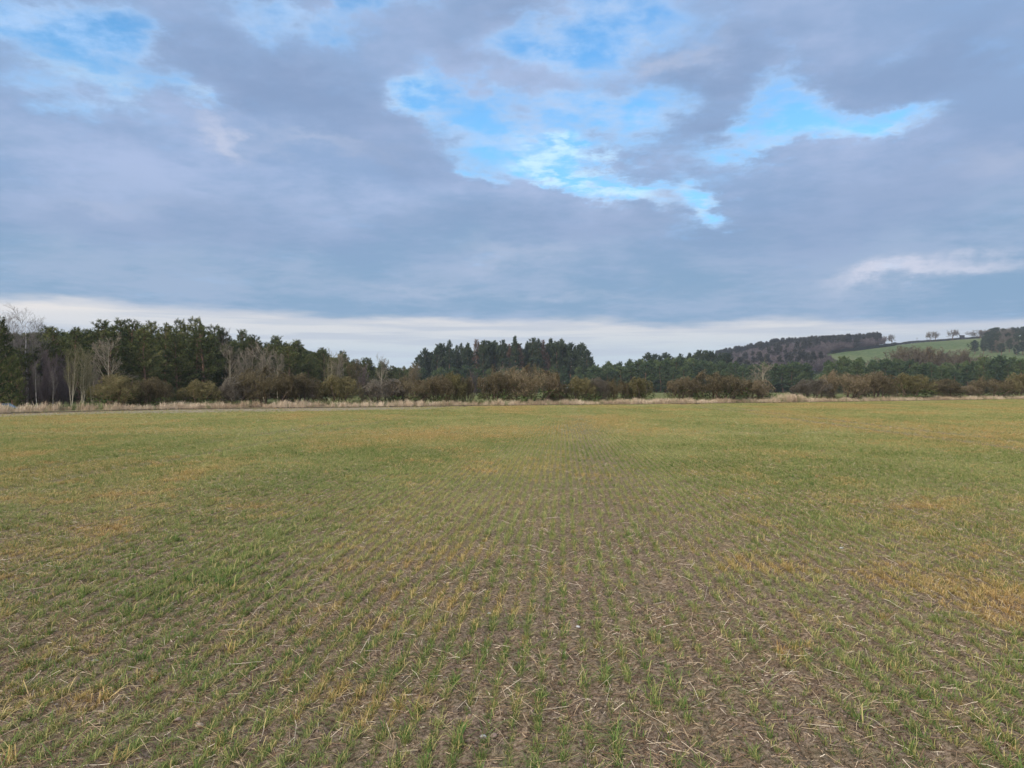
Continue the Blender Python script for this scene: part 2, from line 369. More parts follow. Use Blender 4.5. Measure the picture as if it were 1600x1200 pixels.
# ------------------------------------------------------------------ scatter by geometry nodes
def proto_collection(name, meshes):
    c = bpy.data.collections.new(name)                       # never linked to the scene: only a source of instances
    for i, me in enumerate(meshes):
        o = bpy.data.objects.new('%s_%02d' % (me.name, i), me); c.objects.link(o)
    return c
def scatter(name, pts, rot, scl, idxs, attrs, coll, label, cat):
    me = bpy.data.meshes.new(name); n = len(pts)
    me.vertices.add(n); me.vertices.foreach_set('co', np.asarray(pts, np.float32).ravel())
    a = me.attributes.new('rot', 'FLOAT_VECTOR', 'POINT'); a.data.foreach_set('vector', np.asarray(rot, np.float32).ravel())
    a = me.attributes.new('scl', 'FLOAT_VECTOR', 'POINT'); a.data.foreach_set('vector', np.asarray(scl, np.float32).ravel())
    a = me.attributes.new('pick', 'INT', 'POINT'); a.data.foreach_set('value', np.asarray(idxs, np.int32))
    for k, v in attrs.items():
        a = me.attributes.new(k, 'FLOAT', 'POINT'); a.data.foreach_set('value', np.asarray(v, np.float32))
    o = link(name, me); tag(o, label, cat, kind='stuff')
    ng = bpy.data.node_groups.new(name+'_scatter', 'GeometryNodeTree')
    ng.interface.new_socket('Geometry', in_out='INPUT', socket_type='NodeSocketGeometry')
    ng.interface.new_socket('Geometry', in_out='OUTPUT', socket_type='NodeSocketGeometry')
    gi = ng.nodes.new('NodeGroupInput'); gout = ng.nodes.new('NodeGroupOutput')
    ci = ng.nodes.new('GeometryNodeCollectionInfo'); ci.inputs['Collection'].default_value = coll
    ci.inputs['Separate Children'].default_value = True; ci.inputs['Reset Children'].default_value = True
    ip = ng.nodes.new('GeometryNodeInstanceOnPoints'); ip.inputs['Pick Instance'].default_value = True
    def na(nm, ty):
        q = ng.nodes.new('GeometryNodeInputNamedAttribute'); q.data_type = ty; q.inputs['Name'].default_value = nm; return q.outputs[0]
    ng.links.new(gi.outputs[0], ip.inputs['Points']); ng.links.new(ci.outputs[0], ip.inputs['Instance'])
    ng.links.new(na('pick', 'INT'), ip.inputs['Instance Index'])
    e2r = ng.nodes.new('FunctionNodeEulerToRotation'); ng.links.new(na('rot', 'FLOAT_VECTOR'), e2r.inputs[0])
    ng.links.new(e2r.outputs[0], ip.inputs['Rotation']); ng.links.new(na('scl', 'FLOAT_VECTOR'), ip.inputs['Scale'])
    ng.links.new(ip.outputs[0], gout.inputs[0])
    md = o.modifiers.new('scatter', 'NODES'); md.node_group = ng
    return o

def blade_tuft(seed, n, h0, h1, wid, spread, lean, name, mat, tones=(0.2, 0.8), droop=0.5):
    r = np.random.default_rng(seed); V = []; F = []; T = []
    for i in range(n):
        a = r.uniform(0, 2*np.pi); base = np.array([r.normal(0, spread), r.normal(0, spread*1.3), -0.006])
        hh = r.uniform(h0, h1); ln = abs(r.normal(0, lean))+0.05
        dirx = np.array([np.cos(a), np.sin(a), 0]); side = np.array([-np.sin(a+r.normal(0, .6)), np.cos(a), 0]); side /= np.linalg.norm(side)
        w = wid*r.uniform(0.7, 1.3); tn = r.uniform(*tones); k = len(V)
        p0 = base; p1 = base+dirx*hh*ln*0.45+np.array([0, 0, hh*0.55]); dr = droop*r.random()
        p2 = base+dirx*hh*ln*1.0+np.array([0, 0, hh*(0.95-dr*0.3)]); p3 = base+dirx*hh*ln*(1.5+dr)+np.array([0, 0, hh*(1.12-dr*0.95)])
        for p, ww in ((p0, w*.8), (p1, w), (p2, w*.7)):
            V.append(p-side*ww/2); V.append(p+side*ww/2); T += [tn, tn]
        V.append(p3); V.append(p3+side*0.0004); T += [min(1, tn+.15)]*2
        F += [(k, k+1, k+3, k+2), (k+2, k+3, k+5, k+4), (k+4, k+5, k+7, k+6)]
    return mesh_np(name, V, F, mat, {'tone': T})

# crop leaf material: instance attributes carry how yellow and how bright each plant is
def crop_mat():
    m, t, b = new_mat('wheat_leaf')
    yel = attr(t, 'yel', 'INSTANCER').outputs['Fac']; hue = attr(t, 'hue', 'INSTANCER').outputs['Fac']; tn = attr(t, 'tone').outputs['Fac']
    gr = ramp(t, tmath(t, 'ADD', tmath(t, 'MULTIPLY', tn, 0.6), tmath(t, 'MULTIPLY', hue, 0.45)), [(0.12, (0.075, 0.145, 0.035)), (0.5, (0.178, 0.228, 0.064)), (0.88, (0.36, 0.36, 0.14))])
    ye = ramp(t, tn, [(0.2, (0.32, 0.16, 0.055)), (0.55, (0.50, 0.30, 0.105)), (0.9, (0.66, 0.48, 0.21))])
    f = tmath(t, 'ADD', yel, tmath(t, 'MULTIPLY', tmath(t, 'SUBTRACT', tn, 0.5), 1.3), True)
    c = mixc(t, f, gr, ye)
    t.links.new(c, b.inputs['Base Color']); b.inputs['Roughness'].default_value = 0.6
    tr = t.nodes.new('ShaderNodeBsdfTranslucent'); t.links.new(c, tr.inputs[0])
    mx = t.nodes.new('ShaderNodeMixShader'); mx.inputs[0].default_value = 0.25
    t.links.new(b.outputs[0], mx.inputs[1]); t.links.new(tr.outputs[0], mx.inputs[2]); t.links.new(mx.outputs[0], t.nodes['Material Output'].inputs[0])
    return m
MAT_CROP = crop_mat()
crop_protos = [blade_tuft(100+i, [26, 20, 32, 17, 36, 24, 28, 20][i], 0.018, [0.058, .048, .062, .044, .075, .052, .055, .066][i], 0.0027, 0.012, 0.62, 'crop_tuft', MAT_CROP, (0.05, 0.95)) for i in range(8)]
crop_coll = proto_collection('crop_sources', crop_protos)

# yellowed / vivid patches of the crop, as places on the ground
def patch(px0, py0, px1, py1, w):
    pts = [((px-800)/1200*(2040/(py-607)), 2040/(py-607)) for px, py in ((px0, py0), (px1, py0), (px0, py1), (px1, py1))]
    xs = [p[0] for p in pts]; ys = [p[1] for p in pts]
    yc = (min(ys)+max(ys))/2; xc = ((px0+px1)/2-800)/1200*yc
    return xc, yc, max(0.2, (px1-px0)/1200*yc/2), max(0.25, (max(ys)-min(ys))/2), w
YP = [patch(*p) for p in [(1150, 700, 1262, 717, 1.0), (1150, 735, 1205, 750, .8), (1285, 740, 1345, 765, .8), (1430, 783, 1525, 806, .9), (1375, 818, 1480, 846, .7),
      (1110, 868, 1245, 902, 1.1), (1330, 885, 1480, 935, .9), (1440, 900, 1640, 965, 1.0), (1540, 940, 1640, 990, .8), (1020, 838, 1080, 862, .5),
      (0, 703, 95, 717, .8), (262, 728, 332, 760, .9), (45, 762, 250, 792, .6), (128, 812, 235, 835, .7), (300, 712, 450, 737, .6), (0, 655, 150, 667, .7),
      (560, 648, 660, 656, .8), (630, 672, 705, 684, .6), (600, 775, 690, 795, .5), (640, 850, 700, 870, .5), (870, 655, 1010, 668, .5), (0, 860, 60, 890, .5),
      (165, 1065, 205, 1100, .8), (1010, 790, 1060, 806, .5), (700, 700, 780, 712, .5), (1290, 800, 1390, 822, .5), (1180, 640, 1300, 645, .5), (1500, 690, 1600, 700, .4)]]
GP = [patch(*p) for p in [(395, 805, 470, 890, 1.0), (240, 890, 420, 945, .7), (560, 690, 640, 720, .4), (1240, 800, 1340, 835, .7), (1420, 820, 1500, 840, .6), (20, 930, 120, 1000, .5), (600, 720, 700, 760, .5), (950, 1000, 1050, 1200, .4), (1300, 1000, 1500, 1150, .4)]]
def psum(Ps, x, y):
    t = 0
    wx = (fbm(x*0.9, y*0.9, 3)-0.5)*1.2; wy = (fbm(x*0.9+40, y*0.9, 3)-0.5)*1.2
    for cx, cy, sx, sy, w in Ps:
        t = t + w*np.exp(-(((x+wx*sx-cx)/sx)**2+((y+wy*sy-cy)/sy)**2)*1.1)
    return t
def crop_points():
    out = []
    half = lambda y: 0.74*y+2.0
    for y0, y1, step, rowskip, sc in ((2.6, 13, 0.022, 1, 1.0), (13, 28, 0.038, 1, 1.1), (28, 140, 0.13, 1, 1.2)):
        smax = half(y1)+ROWD*y1+1
        ks = np.arange(-int(smax/0.125)-40, int(smax/0.125)+40, rowskip)
        ts = np.arange(y0, y1, step)
        Kk, Tt = np.meshgrid(ks*0.125, ts, indexing='ij'); s = Kk.ravel(); y = Tt.ravel()
        n = len(s)
        x0 = s*math.sqrt(1+ROWD**2)+ROWD*y
        keep = np.abs(x0) < half(y); s = s[keep]; y = y[keep]; n = len(s)
        y = y + RNG.uniform(-step/2, step/2, n)
        s = s + RNG.normal(0, 0.006 if y0 < 28 else 0.009, n) + (fbm(y*0.3, s*0+3.3, 2)-0.5)*0.03
        x = s*math.sqrt(1+ROWD**2)+ROWD*y
        keep = (y < edge_y(x)-0.45)
        dh = y-edge_y(x)+4*(fbm(x*0.2, y*0.5, 3)-0.5)
        pk = 0.92 + 0.8*(fbm(x*0.9, y*0.55, 4)-0.5) + 0.9*(fbm(x*9, y*5, 2)-0.5) + 0.5*psum(GP, x, y)+0.15*psum(YP, x, y)
        pk = pk*(1-0.92*tram(rowcoord(x, y)))*(1-0.93*sstep(-13, -9, dh)*sstep(0, -10, x))*(1-0.6*np.exp(-((s-0.9)/1.2)**2))
        keep &= RNG.random(n) < np.clip(pk, 0.04, 1)*(0.80 if y0 < 13 else 0.95)
        out.append(np.stack([x[keep], y[keep], np.full(keep.sum(), sc)], 1))
    for y0, y1, dn, sc in ((2.6, 8, 45, .6), (8, 20, 60, .7), (20, 60, 14, .9)):      # self-sown plants and weeds between the rows
        A = int((0.74*(y1**2-y0**2)+4*(y1-y0))*dn); y = np.sqrt(RNG.uniform(y0**2, y1**2, A)); x = RNG.uniform(-1, 1, A)*half(y)
        k = (y < edge_y(x)-0.5) & (RNG.random(A) < np.clip(.2+2.2*(fbm(x*1.1+30, y*.8, 4)-.35), 0, 1)); out.append(np.stack([x[k], y[k], np.full(k.sum(), sc)], 1))
    return np.concatenate(out)
cp = crop_points(); n = len(cp); cx, cy = cp[:, 0], cp[:, 1]
yel = np.minimum(psum(YP, cx, cy), 1)*0.60 + np.clip((fbm(cx*0.22+5, cy*0.13, 5)-0.50)*3.2, -0.25, 0.7)*0.65 + 0.27*sstep(8, 40, cy) + np.clip((fbm(cx*2.2, cy*2.2, 3)-0.58)*3, 0, .6) - psum(GP, cx, cy)*0.5 + RNG.normal(0, 0.10, n) - 0.08
orph = RNG.random(n) < 0.02; yel[orph] += 0.7
hue = np.clip(fbm(cx*0.5+9, cy*0.35, 4)*1.3-0.15+RNG.normal(0, .12, n) + 0.25*sstep(12, 45, cy), 0, 1.2)
sz = cp[:, 2]*np.clip(RNG.lognormal(-0.06, 0.30, n), 0.45, 1.9)*(0.87+0.35*np.clip(psum(GP, cx, cy)+.3*psum(YP, cx, cy), 0, 1))
print('crop plants', n)
far = sstep(20, 60, cy)
scatter('wheat_crop', np.stack([cx, cy, ground_h(cx, cy)], 1), np.stack([RNG.normal(0, .12, n), RNG.normal(0, .12, n), RNG.uniform(0, 6.28, n)], 1),
        np.stack([sz*(1+0.15*far), sz*(1+.5*far), sz], 1), RNG.integers(0, 8, n), {'yel': np.clip(yel, 0, 1), 'hue': hue}, crop_coll,
        'short green and yellowing wheat seedlings drilled in thin rows over the field', 'crop')

# straw and chaff
def straw_mat():
    m, t, b = new_mat('straw'); a = attr(t, 'hue', 'INSTANCER').outputs['Fac']
    c = ramp(t, a, [(0.0, (0.09, 0.06, 0.04)), (0.35, (0.22, 0.14, 0.085)), (0.65, (0.43, 0.31, 0.18)), (1.0, (0.78, 0.66, 0.48))])
    t.links.new(c, b.inputs['Base Color']); b.inputs['Roughness'].default_value = 0.65; return m
MAT_STRAW = straw_mat()
def straw_mesh(seed, ln, w, bend, curl=0.0):
    r = np.random.default_rng(seed); ns = 4; V = []; F = []
    p = np.array([-ln/2, 0, 0.0]); a = r.normal(0, .2)
    for i in range(ns+1):
        hgt = 0.004+abs(math.sin(i*1.3+seed))*curl
        s = np.array([-math.sin(a), math.cos(a), 0])*w/2*(1-0.25*i/ns)
        V += [p-s+[0, 0, hgt], p+s+[0, 0, hgt], p+[0, 0, hgt+w*.8]]
        p = p+np.array([math.cos(a), math.sin(a), 0])*ln/ns; a += r.normal(0, bend)
    for i in range(ns):
        k = 3*i
        F += [(k, k+3, k+5, k+2), (k+2, k+5, k+4, k+1), (k+1, k+4, k+3, k)]
    return mesh_np('straw', V, F, MAT_STRAW)
straws = [straw_mesh(1, .16, .0042, .06, .004), straw_mesh(2, .10, .0038, .15, .006), straw_mesh(3, .22, .0034, .12, .01), straw_mesh(4, .05, .0035, .5, .008),
          straw_mesh(5, .035, .0045, .7, .008), straw_mesh(6, .06, .0028, .6, .012), straw_mesh(7, .045, .006, .3, .006), straw_mesh(8, .025, .004, .5, .006)]
straw_coll = proto_collection('straw_sources', straws)
def area_pts(y0, y1, dens, k=0.74, pad=2.0):
    A = k*(y1**2-y0**2)+2*pad*(y1-y0); n = int(A*dens)
    y = np.sqrt(RNG.uniform(y0**2, y1**2, n)); x = RNG.uniform(-1, 1, n)*(k*y+pad); return x, y
X_, Y_, Sc_ = [], [], []
for y0, y1, dens, sc in ((2.6, 6, 1500, 0.66), (6, 13, 650, .72), (13, 30, 90, 1.0), (30, 130, 5, 1.8)):
    x, y = area_pts(y0, y1, dens)
    k = (y < edge_y(x)-0.3) & (RNG.random(len(x)) < np.clip(0.35+1.6*(fbm(x*1.3, y*1.3, 4)-0.3), 0.1, 1)); X_.append(x[k]); Y_.append(y[k]); Sc_.append(np.full(k.sum(), sc))
x, y, sc = np.concatenate(X_), np.concatenate(Y_), np.concatenate(Sc_); n = len(x)
print('straw', n)
pick = RNG.choice(8, n, p=[.008, .02, .003, .12, .24, .18, .129, .30])
hue = np.clip(RNG.beta(1.6, 2.2, n)+np.where(pick < 3, .22, 0.0), 0, 1)
scatter('straw_litter', np.stack([x, y, ground_h(x, y)+0.003], 1), np.stack([RNG.normal(0, .16, n), RNG.normal(0, .42, n), RNG.uniform(0, 6.28, n)], 1),
        np.stack([sc*RNG.uniform(.6, 1.5, n), sc, sc], 1), pick, {'hue': hue}, straw_coll, 'pale chopped straw and chaff lying between the seedling rows', 'straw')

# soil crumbs
def lump(seed, n1=2, amp=.3, sub=2):
    import bmesh
    bm = bmesh.new(); bmesh.ops.create_icosphere(bm, subdivisions=sub, radius=1.0); r = random.Random(seed)
    ph = [(Vector((r.gauss(0, 1), r.gauss(0, 1), r.gauss(0, 1))).normalized(), r.uniform(.3, .9), r.uniform(-.9, 1)) for _ in range(9)]
    for v in bm.verts:
        d = v.co.normalized(); k = 1.0
        for a, c, w in ph: k += amp*w*max(0, d.dot(a)-c)
        v.co = d*k*(1+r.uniform(-.04, .04)); v.co.z *= 0.7
    V = [tuple(v.co) for v in bm.verts]; F = [[q.index for q in f.verts] for f in bm.faces]; bm.free(); return V, F
MAT_CLOD, t, b = new_mat('soil_clod'); g = t.nodes.new('ShaderNodeNewGeometry'); oi = t.nodes.new('ShaderNodeObjectInfo')
t.links.new(mixc(t, tnoise(t, g.outputs['Position'], 90, 4, .6), ramp(t, oi.outputs['Random'], [(0, (.10, .07, .05)), (1, (.20, .145, .11))]), (.27, .20, .15)), b.inputs['Base Color'])
b.inputs['Roughness'].default_value = 0.95
clods = [mesh_np('clod', *lump(40+i, amp=.6, sub=1), MAT_CLOD) for i in range(5)]
x, y = area_pts(2.6, 12, 480); n = len(x); s_ = np.minimum(RNG.lognormal(-5.4, 0.45, n), .011)
scatter('soil_crumbs', np.stack([x, y, ground_h(x, y)], 1), RNG.uniform(0, 6.28, (n, 3)), np.stack([s_, s_*RNG.uniform(.7, 1.3, n), s_], 1), RNG.integers(0, 5, n), {'hue': RNG.random(n)},
        proto_collection('clod_sources', clods), 'small crumbs of brown soil between the rows', 'soil')

# ------------------------------------------------------------------ verge: low bank, dry grass, green herbs
def edge_curve(x0, x1, step):
    xs = np.arange(x0, x1, step); return xs, edge_y(xs)
xs, ys = edge_curve(-75, 170, 0.5)
tx = np.gradient(xs); ty = np.gradient(ys); ln = np.hypot(tx, ty); nx_, ny_ = -ty/ln, tx/ln          # normal away from the field
prof = [(-0.25, -0.06, 0), (0.0, 0.03, 0), (0.15, 0.07, 0), (0.5, 0.10, 1), (3.4, 0.09, 1), (4.6, -0.08, 1)]
V = []; FA = []; F = []
jit = (fbm(xs*0.5, xs*0, 3)-0.5)*0.5
for j, (o_, z_, g_) in enumerate(prof):
    oo = o_+jit*(1 if j < 4 else 0)
    dip = np.where(xs < -27, -0.45, 0)*(1 if j == 5 else 0)
    V.append(np.stack([xs+nx_*oo, ys+ny_*oo, z_+0.05*(fbm(xs*2+j, xs*0, 2)-.5)+dip], 1)); FA.append(np.full(len(xs), float(g_)))
V = np.concatenate(V); FA = np.concatenate(FA); q = len(xs)
for j in range(len(prof)-1):
    i = np.arange(q-1)+j*q; F.append(np.stack([i, i+1, i+1+q, i+q], 1))
m, t, b = new_mat('verge_earth'); g = t.nodes.new('ShaderNodeNewGeometry')
e_ = ramp(t, tnoise(t, g.outputs['Position'], 4, 5, .65), [(0.35, (0.06, 0.042, 0.028)), (0.65, (0.13, 0.095, 0.06))])
g_ = ramp(t, tnoise(t, g.outputs['Position'], 1.2, 5, .65), [(0.35, (0.13, 0.14, 0.05)), (0.6, (0.24, 0.20, 0.10))])
t.links.new(mixc(t, attr(t, 'grassy').outputs['Fac'], e_, g_), b.inputs['Base Color'])
vo = link('verge', mesh_np('verge', V, np.concatenate(F), m, {'grassy': FA}, smooth=True)); tag(vo, 'low earth bank along the far edge of the field', 'verge', kind='structure')

MAT_DRY, t, b = new_mat('dry_grass')
a = attr(t, 'hue', 'INSTANCER').outputs['Fac']; tn = attr(t, 'tone').outputs['Fac']
dc = ramp(t, tmath(t, 'ADD', tmath(t, 'MULTIPLY', a, .6), tmath(t, 'MULTIPLY', tn, .4)), [(0.0, (0.20, 0.14, 0.085)), (0.4, (0.46, 0.34, 0.22)), (1.0, (0.72, 0.58, 0.41))])
gc = attr(t, 'green', 'INSTANCER').outputs['Fac']
t.links.new(mixc(t, gc, dc, (0.17, 0.20, 0.075)), b.inputs['Base Color']); b.inputs['Roughness'].default_value = .8
drys = [blade_tuft(200+i, 34, .18, [.5, .42, .6, .38, .55][i], .011, .07, .30, 'dry_tuft', MAT_DRY, (0, 1), .35) for i in range(5)]
dry_coll = proto_collection('dry_sources', drys)
def along_edge(n, x0, x1, o0, o1):
    x = RNG.uniform(x0, x1, n); y = edge_y(x); o = RNG.uniform(o0, o1, n)
    s = np.interp(x, xs, nx_), np.interp(x, xs, ny_)
    return x+s[0]*o, y+s[1]*o, o
def track(x, y):   # green grass track entering at the left corner
    return np.exp(-((x-(-31.5))/1.7)**2)
x, y, o = along_edge(11000, -50, 130, 0.12, 2.2)
keep = RNG.random(len(x)) < np.clip(0.2+1.8*(fbm(x*0.35, y*0.05, 4)-0.22), .1, 1)*(1-.85*track(x, y))
keep &= ~((x > -13.2) & (x < -10.5) & (RNG.random(len(x)) < .6))
x, y = x[keep], y[keep]; n = len(x)
sc = (.45+.7*fbm(x*.9, x*0+2, 3))*RNG.uniform(.35, 1.5, n)*np.where(x < -31, 1.25, 1.0)
xx, yy, oo = along_edge(620, 30.4, 37.0, 0.3, 3.6)          # the tall clump of dry reeds
ss = (2.1+1.6*(fbm(xx*2.5, yy*2, 3)-.5))*RNG.uniform(.4, 1.15, len(xx))*(1-0.6*np.abs((xx-33.8)/3.6)**1.3)
x = np.concatenate([x, xx]); y = np.concatenate([y, yy]); sc = np.concatenate([sc, ss]); n = len(x)
scatter('dry_grass', np.stack([x, y, np.full(n, 0.06)], 1), np.stack([RNG.normal(0, .1, n), RNG.normal(0, .1, n), RNG.uniform(0, 6.28, n)], 1),
        np.stack([np.minimum(sc, 1.2)*1.1, np.minimum(sc, 1.2)*1.1, sc], 1), RNG.integers(0, 5, n), {'hue': np.clip(fbm(x*.5, x*0, 3)*1.2-.1+RNG.normal(0, .12, n), 0, 1), 'green': (RNG.random(n) < .10).astype(float)*.8},
        dry_coll, 'bleached straw-coloured grass growing along the far edge of the field', 'dry grass')
x, y, o = along_edge(9000, -50, 130, 2.0, 7.0); n = len(x)
scatter('rough_grass', np.stack([x, y, ground_h(x, y)+np.interp(o, [2, 3.4, 4.6, 6], [.2, .2, -.02, 0])], 1), np.stack([RNG.normal(0, .1, n), RNG.normal(0, .1, n), RNG.uniform(0, 6.28, n)], 1),
        np.repeat(RNG.uniform(.5, 1.5, (n, 1)), 3, 1)*np.array([1.6, 1.6, .8]), RNG.integers(0, 5, n), {'hue': RNG.random(n)*.5, 'green': np.clip(RNG.normal(.85, .2, n), 0, 1)},
        dry_coll, 'rough green grass under and behind the hedge', 'grass')

# ------------------------------------------------------------------ trees
def tubes(P0, P1, R0, R1, sides=3):
    P0 = np.asarray(P0); P1 = np.asarray(P1); d = P1-P0; l = np.linalg.norm(d, axis=1, keepdims=True)+1e-9; d = d/l
    up = np.where(np.abs(d[:, 2:3]) > .9, np.array([[1., 0, 0]]), np.array([[0, 0, 1.]]))
    u = np.cross(d, up); u /= np.linalg.norm(u, axis=1, keepdims=True); w = np.cross(d, u)
    n = len(P0); V = np.zeros((n, 2*sides, 3)); R0 = np.asarray(R0)[:, None]; R1 = np.asarray(R1)[:, None]
    for k in range(sides):
        a = 2*np.pi*k/sides; o = u*math.cos(a)+w*math.sin(a)
        V[:, k] = P0+o*R0; V[:, sides+k] = P1+o*R1
    base = (np.arange(n)*2*sides)[:, None]
    F = np.concatenate([base+np.array([[k, (k+1) % sides, sides+(k+1) % sides, sides+k]]) for k in range(sides)])
    return V.reshape(-1, 3), F
class Grow:
    """recursive branching; spec per level: nseg, wiggle, up, nchild, start, angle, ratio, rratio"""
    def __init__(s, seed, spec, minr=.006): s.r = random.Random(seed); s.spec = spec; s.seg = []; s.minr = minr
    def go(s, p, d, length, rad, lev):
        sp = s.spec[lev]; r = s.r; ns = sp['nseg']; pts = [(p, d, rad)]
        sl_ = length/ns
        for i in range(ns):
            d = (d+Vector((r.gauss(0, 1), r.gauss(0, 1), r.gauss(0, 1)))*sp['wig']+Vector((0, 0, sp['up']))).normalized()
            q = p+d*sl_; r1 = max(s.minr*.7, rad*(1-(i+1)/ns*sp.get('taper', .75)))
            s.seg.append((tuple(p), tuple(q), pts[-1][2], r1, lev)); p = q; pts.append((p, d, r1))
        if lev+1 < len(s.spec):
            nc = sp['nch']; nc = max(1, int(round(nc*r.uniform(.8, 1.2))))
            for c in range(nc):
                f = sp['start']+(1-sp['start'])*(c+r.random())/nc; k = min(ns-1, int(f*ns)); fr = f*ns-k
                pp = pts[k][0].lerp(pts[k+1][0], fr); dd = pts[k+1][1]
                ax = dd.orthogonal().normalized(); ax.rotate(__import__('mathutils').Quaternion(dd, r.uniform(0, 6.283)))
                an = R(sp['ang'])*r.uniform(.7, 1.3)
                nd = (dd*math.cos(an)+ax*math.sin(an)).normalized()
                s.go(pp, nd, length*sp['ratio']*(1-sp.get('fall', .5)*(f-sp['start'])/(1-sp['start']+1e-6))*r.uniform(.75, 1.2), max(s.minr, pts[k+1][2]*sp.get('rr', .55)), lev+1)
def bake(gr, split, mat_trunk, mat_crown, name, z0=0.0, hset=None):
    seg = gr.seg; P0 = np.array([q[0] for q in seg]); P1 = np.array([q[1] for q in seg]); r0 = np.array([q[2] for q in seg]); r1 = np.array([q[3] for q in seg]); lv = np.array([q[4] for q in seg])
    P0[:, 2] = np.maximum(P0[:, 2], z0); P1[:, 2] = np.maximum(P1[:, 2], z0)
    a = lv < split
    vt, ft = tubes(P0[a], P1[a], r0[a], r1[a], 6)
    tr = mesh_np(name+'_trunk', vt, ft, mat_trunk, {'tone': np.full(len(vt), .5)}, smooth=True)
    vc, fc = tubes(P0[~a], P1[~a], r0[~a], r1[~a], 3)
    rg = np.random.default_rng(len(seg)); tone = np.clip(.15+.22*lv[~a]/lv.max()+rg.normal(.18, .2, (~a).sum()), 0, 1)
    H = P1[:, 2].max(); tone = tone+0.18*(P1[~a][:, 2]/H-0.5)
    cr = mesh_np(name+'_crown', vc, fc, mat_crown, {'tone': np.repeat(tone, 6)})
    return tr, cr, (hset or H)
def bush(seed, w, h, dense=1.0, minr=.0105):
    sp = [dict(nseg=4, wig=.18, up=.07, nch=9, start=.22, ang=48, ratio=.62, rr=.6, fall=.35),
          dict(nseg=4, wig=.22, up=.06, nch=8, start=.08, ang=50, ratio=.58, rr=.6, fall=.4),
          dict(nseg=3, wig=.25, up=.08, nch=8*dense, start=.05, ang=54, ratio=.62, rr=.6, fall=.4),
          dict(nseg=2, wig=.25, up=.10, nch=0, start=0, ang=0, ratio=0)]
    g = Grow(seed, sp, minr); r = g.r
    for i in range(9):
        a = i/9*6.283+r.uniform(-.3, .3); lean = r.uniform(.15, 1.05)*min(1.25, w/h/1.5)
        d = Vector((math.cos(a)*lean, math.sin(a)*lean, 1)).normalized()
        g.go(Vector((math.cos(a)*w*.08, math.sin(a)*w*.08, -0.1)), d, h*r.uniform(.55, .8), r.uniform(.05, .09), 0)
    pz = np.array([q[0] for q in g.seg]+[q[1] for q in g.seg]); hw_ = np.percentile(np.abs(pz[:, 0]), 92); hz_ = np.percentile(pz[:, 2], 93)
    c_ = np.array([0, 0, .34*hz_]); rd_ = np.array([hw_, hw_, .66*hz_]); v_ = (pz-c_)/rd_; rd2 = np.array([hw_, hw_, .40*hz_]); lowp = pz[:, 2] < c_[2]
    v_[lowp] = ((pz-c_)/rd2)[lowp]; qn = np.linalg.norm(v_, axis=1)+1e-6
    lim = 1+.10*np.sin(3*np.arctan2(v_[:, 1], v_[:, 0])+seed)+.06*np.sin(7*np.arctan2(v_[:, 2], v_[:, 0])+seed)
    f_ = np.where(qn > .75*lim, .72*lim+.36*lim*np.tanh((qn-.72*lim)/(.42*lim)), qn)/qn
    stem = np.concatenate([np.array([q[4] for q in g.seg])]*2) == 0
    f_ = np.where(stem & lowp, 1, f_); rr_ = np.where(lowp[:, None], rd2, rd_); pz = c_+v_*f_[:, None]*rr_
    zs = h/float(np.percentile(pz[:, 2], 99.7)); pz[:, 2] *= zs; n_ = len(g.seg)
    g.seg = [(tuple(pz[k]), tuple(pz[n_+k]), q[2], q[3], q[4]) for k, q in enumerate(g.seg)]
    return g
def leader_tree(seed, h, ang=38, fine=8, wid=.36, lean=0.03, nb=16, up=.10, start=.22, minr=.008, rad=.10, stems=1):
    sp = [dict(nseg=10, wig=.035, up=.05, nch=nb, start=start, ang=ang, ratio=wid, rr=.42, fall=.55, taper=.92),
          dict(nseg=5, wig=.10, up=up, nch=8, start=.15, ang=34, ratio=.50, rr=.55, fall=.4),
          dict(nseg=3, wig=.14, up=up*.6, nch=fine, start=.12, ang=36, ratio=.55, rr=.6, fall=.4),
          dict(nseg=2, wig=.15, up=.04, nch=0, start=0, ang=0, ratio=0)]
    g = Grow(seed, sp, minr); r = g.r
    for i in range(stems):
        a = r.uniform(0, 6.28); ll = lean if stems == 1 else .16
        g.go(Vector((math.cos(a)*.12*(stems > 1), math.sin(a)*.12*(stems > 1), -.1)), Vector((math.cos(a)*ll, math.sin(a)*ll, 1)).normalized(), h*(1 if i == 0 else r.uniform(.75, .97)), rad*(1 if stems == 1 else .7), 0)
    return g
def oak(seed, h, minr=.03):
    sp = [dict(nseg=3, wig=.05, up=.02, nch=7, start=.62, ang=58, ratio=1.35, rr=.6, fall=.15, taper=.35),
          dict(nseg=5, wig=.16, up=.09, nch=8, start=.22, ang=44, ratio=.55, rr=.5, fall=.4),
          dict(nseg=4, wig=.18, up=.05, nch=8, start=.15, ang=42, ratio=.55, rr=.55, fall=.4),
          dict(nseg=3, wig=.2, up=.03, nch=5, start=.2, ang=40, ratio=.5, rr=.6, fall=.4), dict(nseg=2, wig=.2, up=0, nch=0, start=0, ang=0, ratio=0)]
    g = Grow(seed, sp, minr); g.go(Vector((0, 0, -.2)), Vector((0, 0, 1)), h*.38, h*.035, 0); g.go(Vector((0, 0, h*.3)), Vector((.1, 0, 1)).normalized(), h*.4, h*.02, 1)
    return g

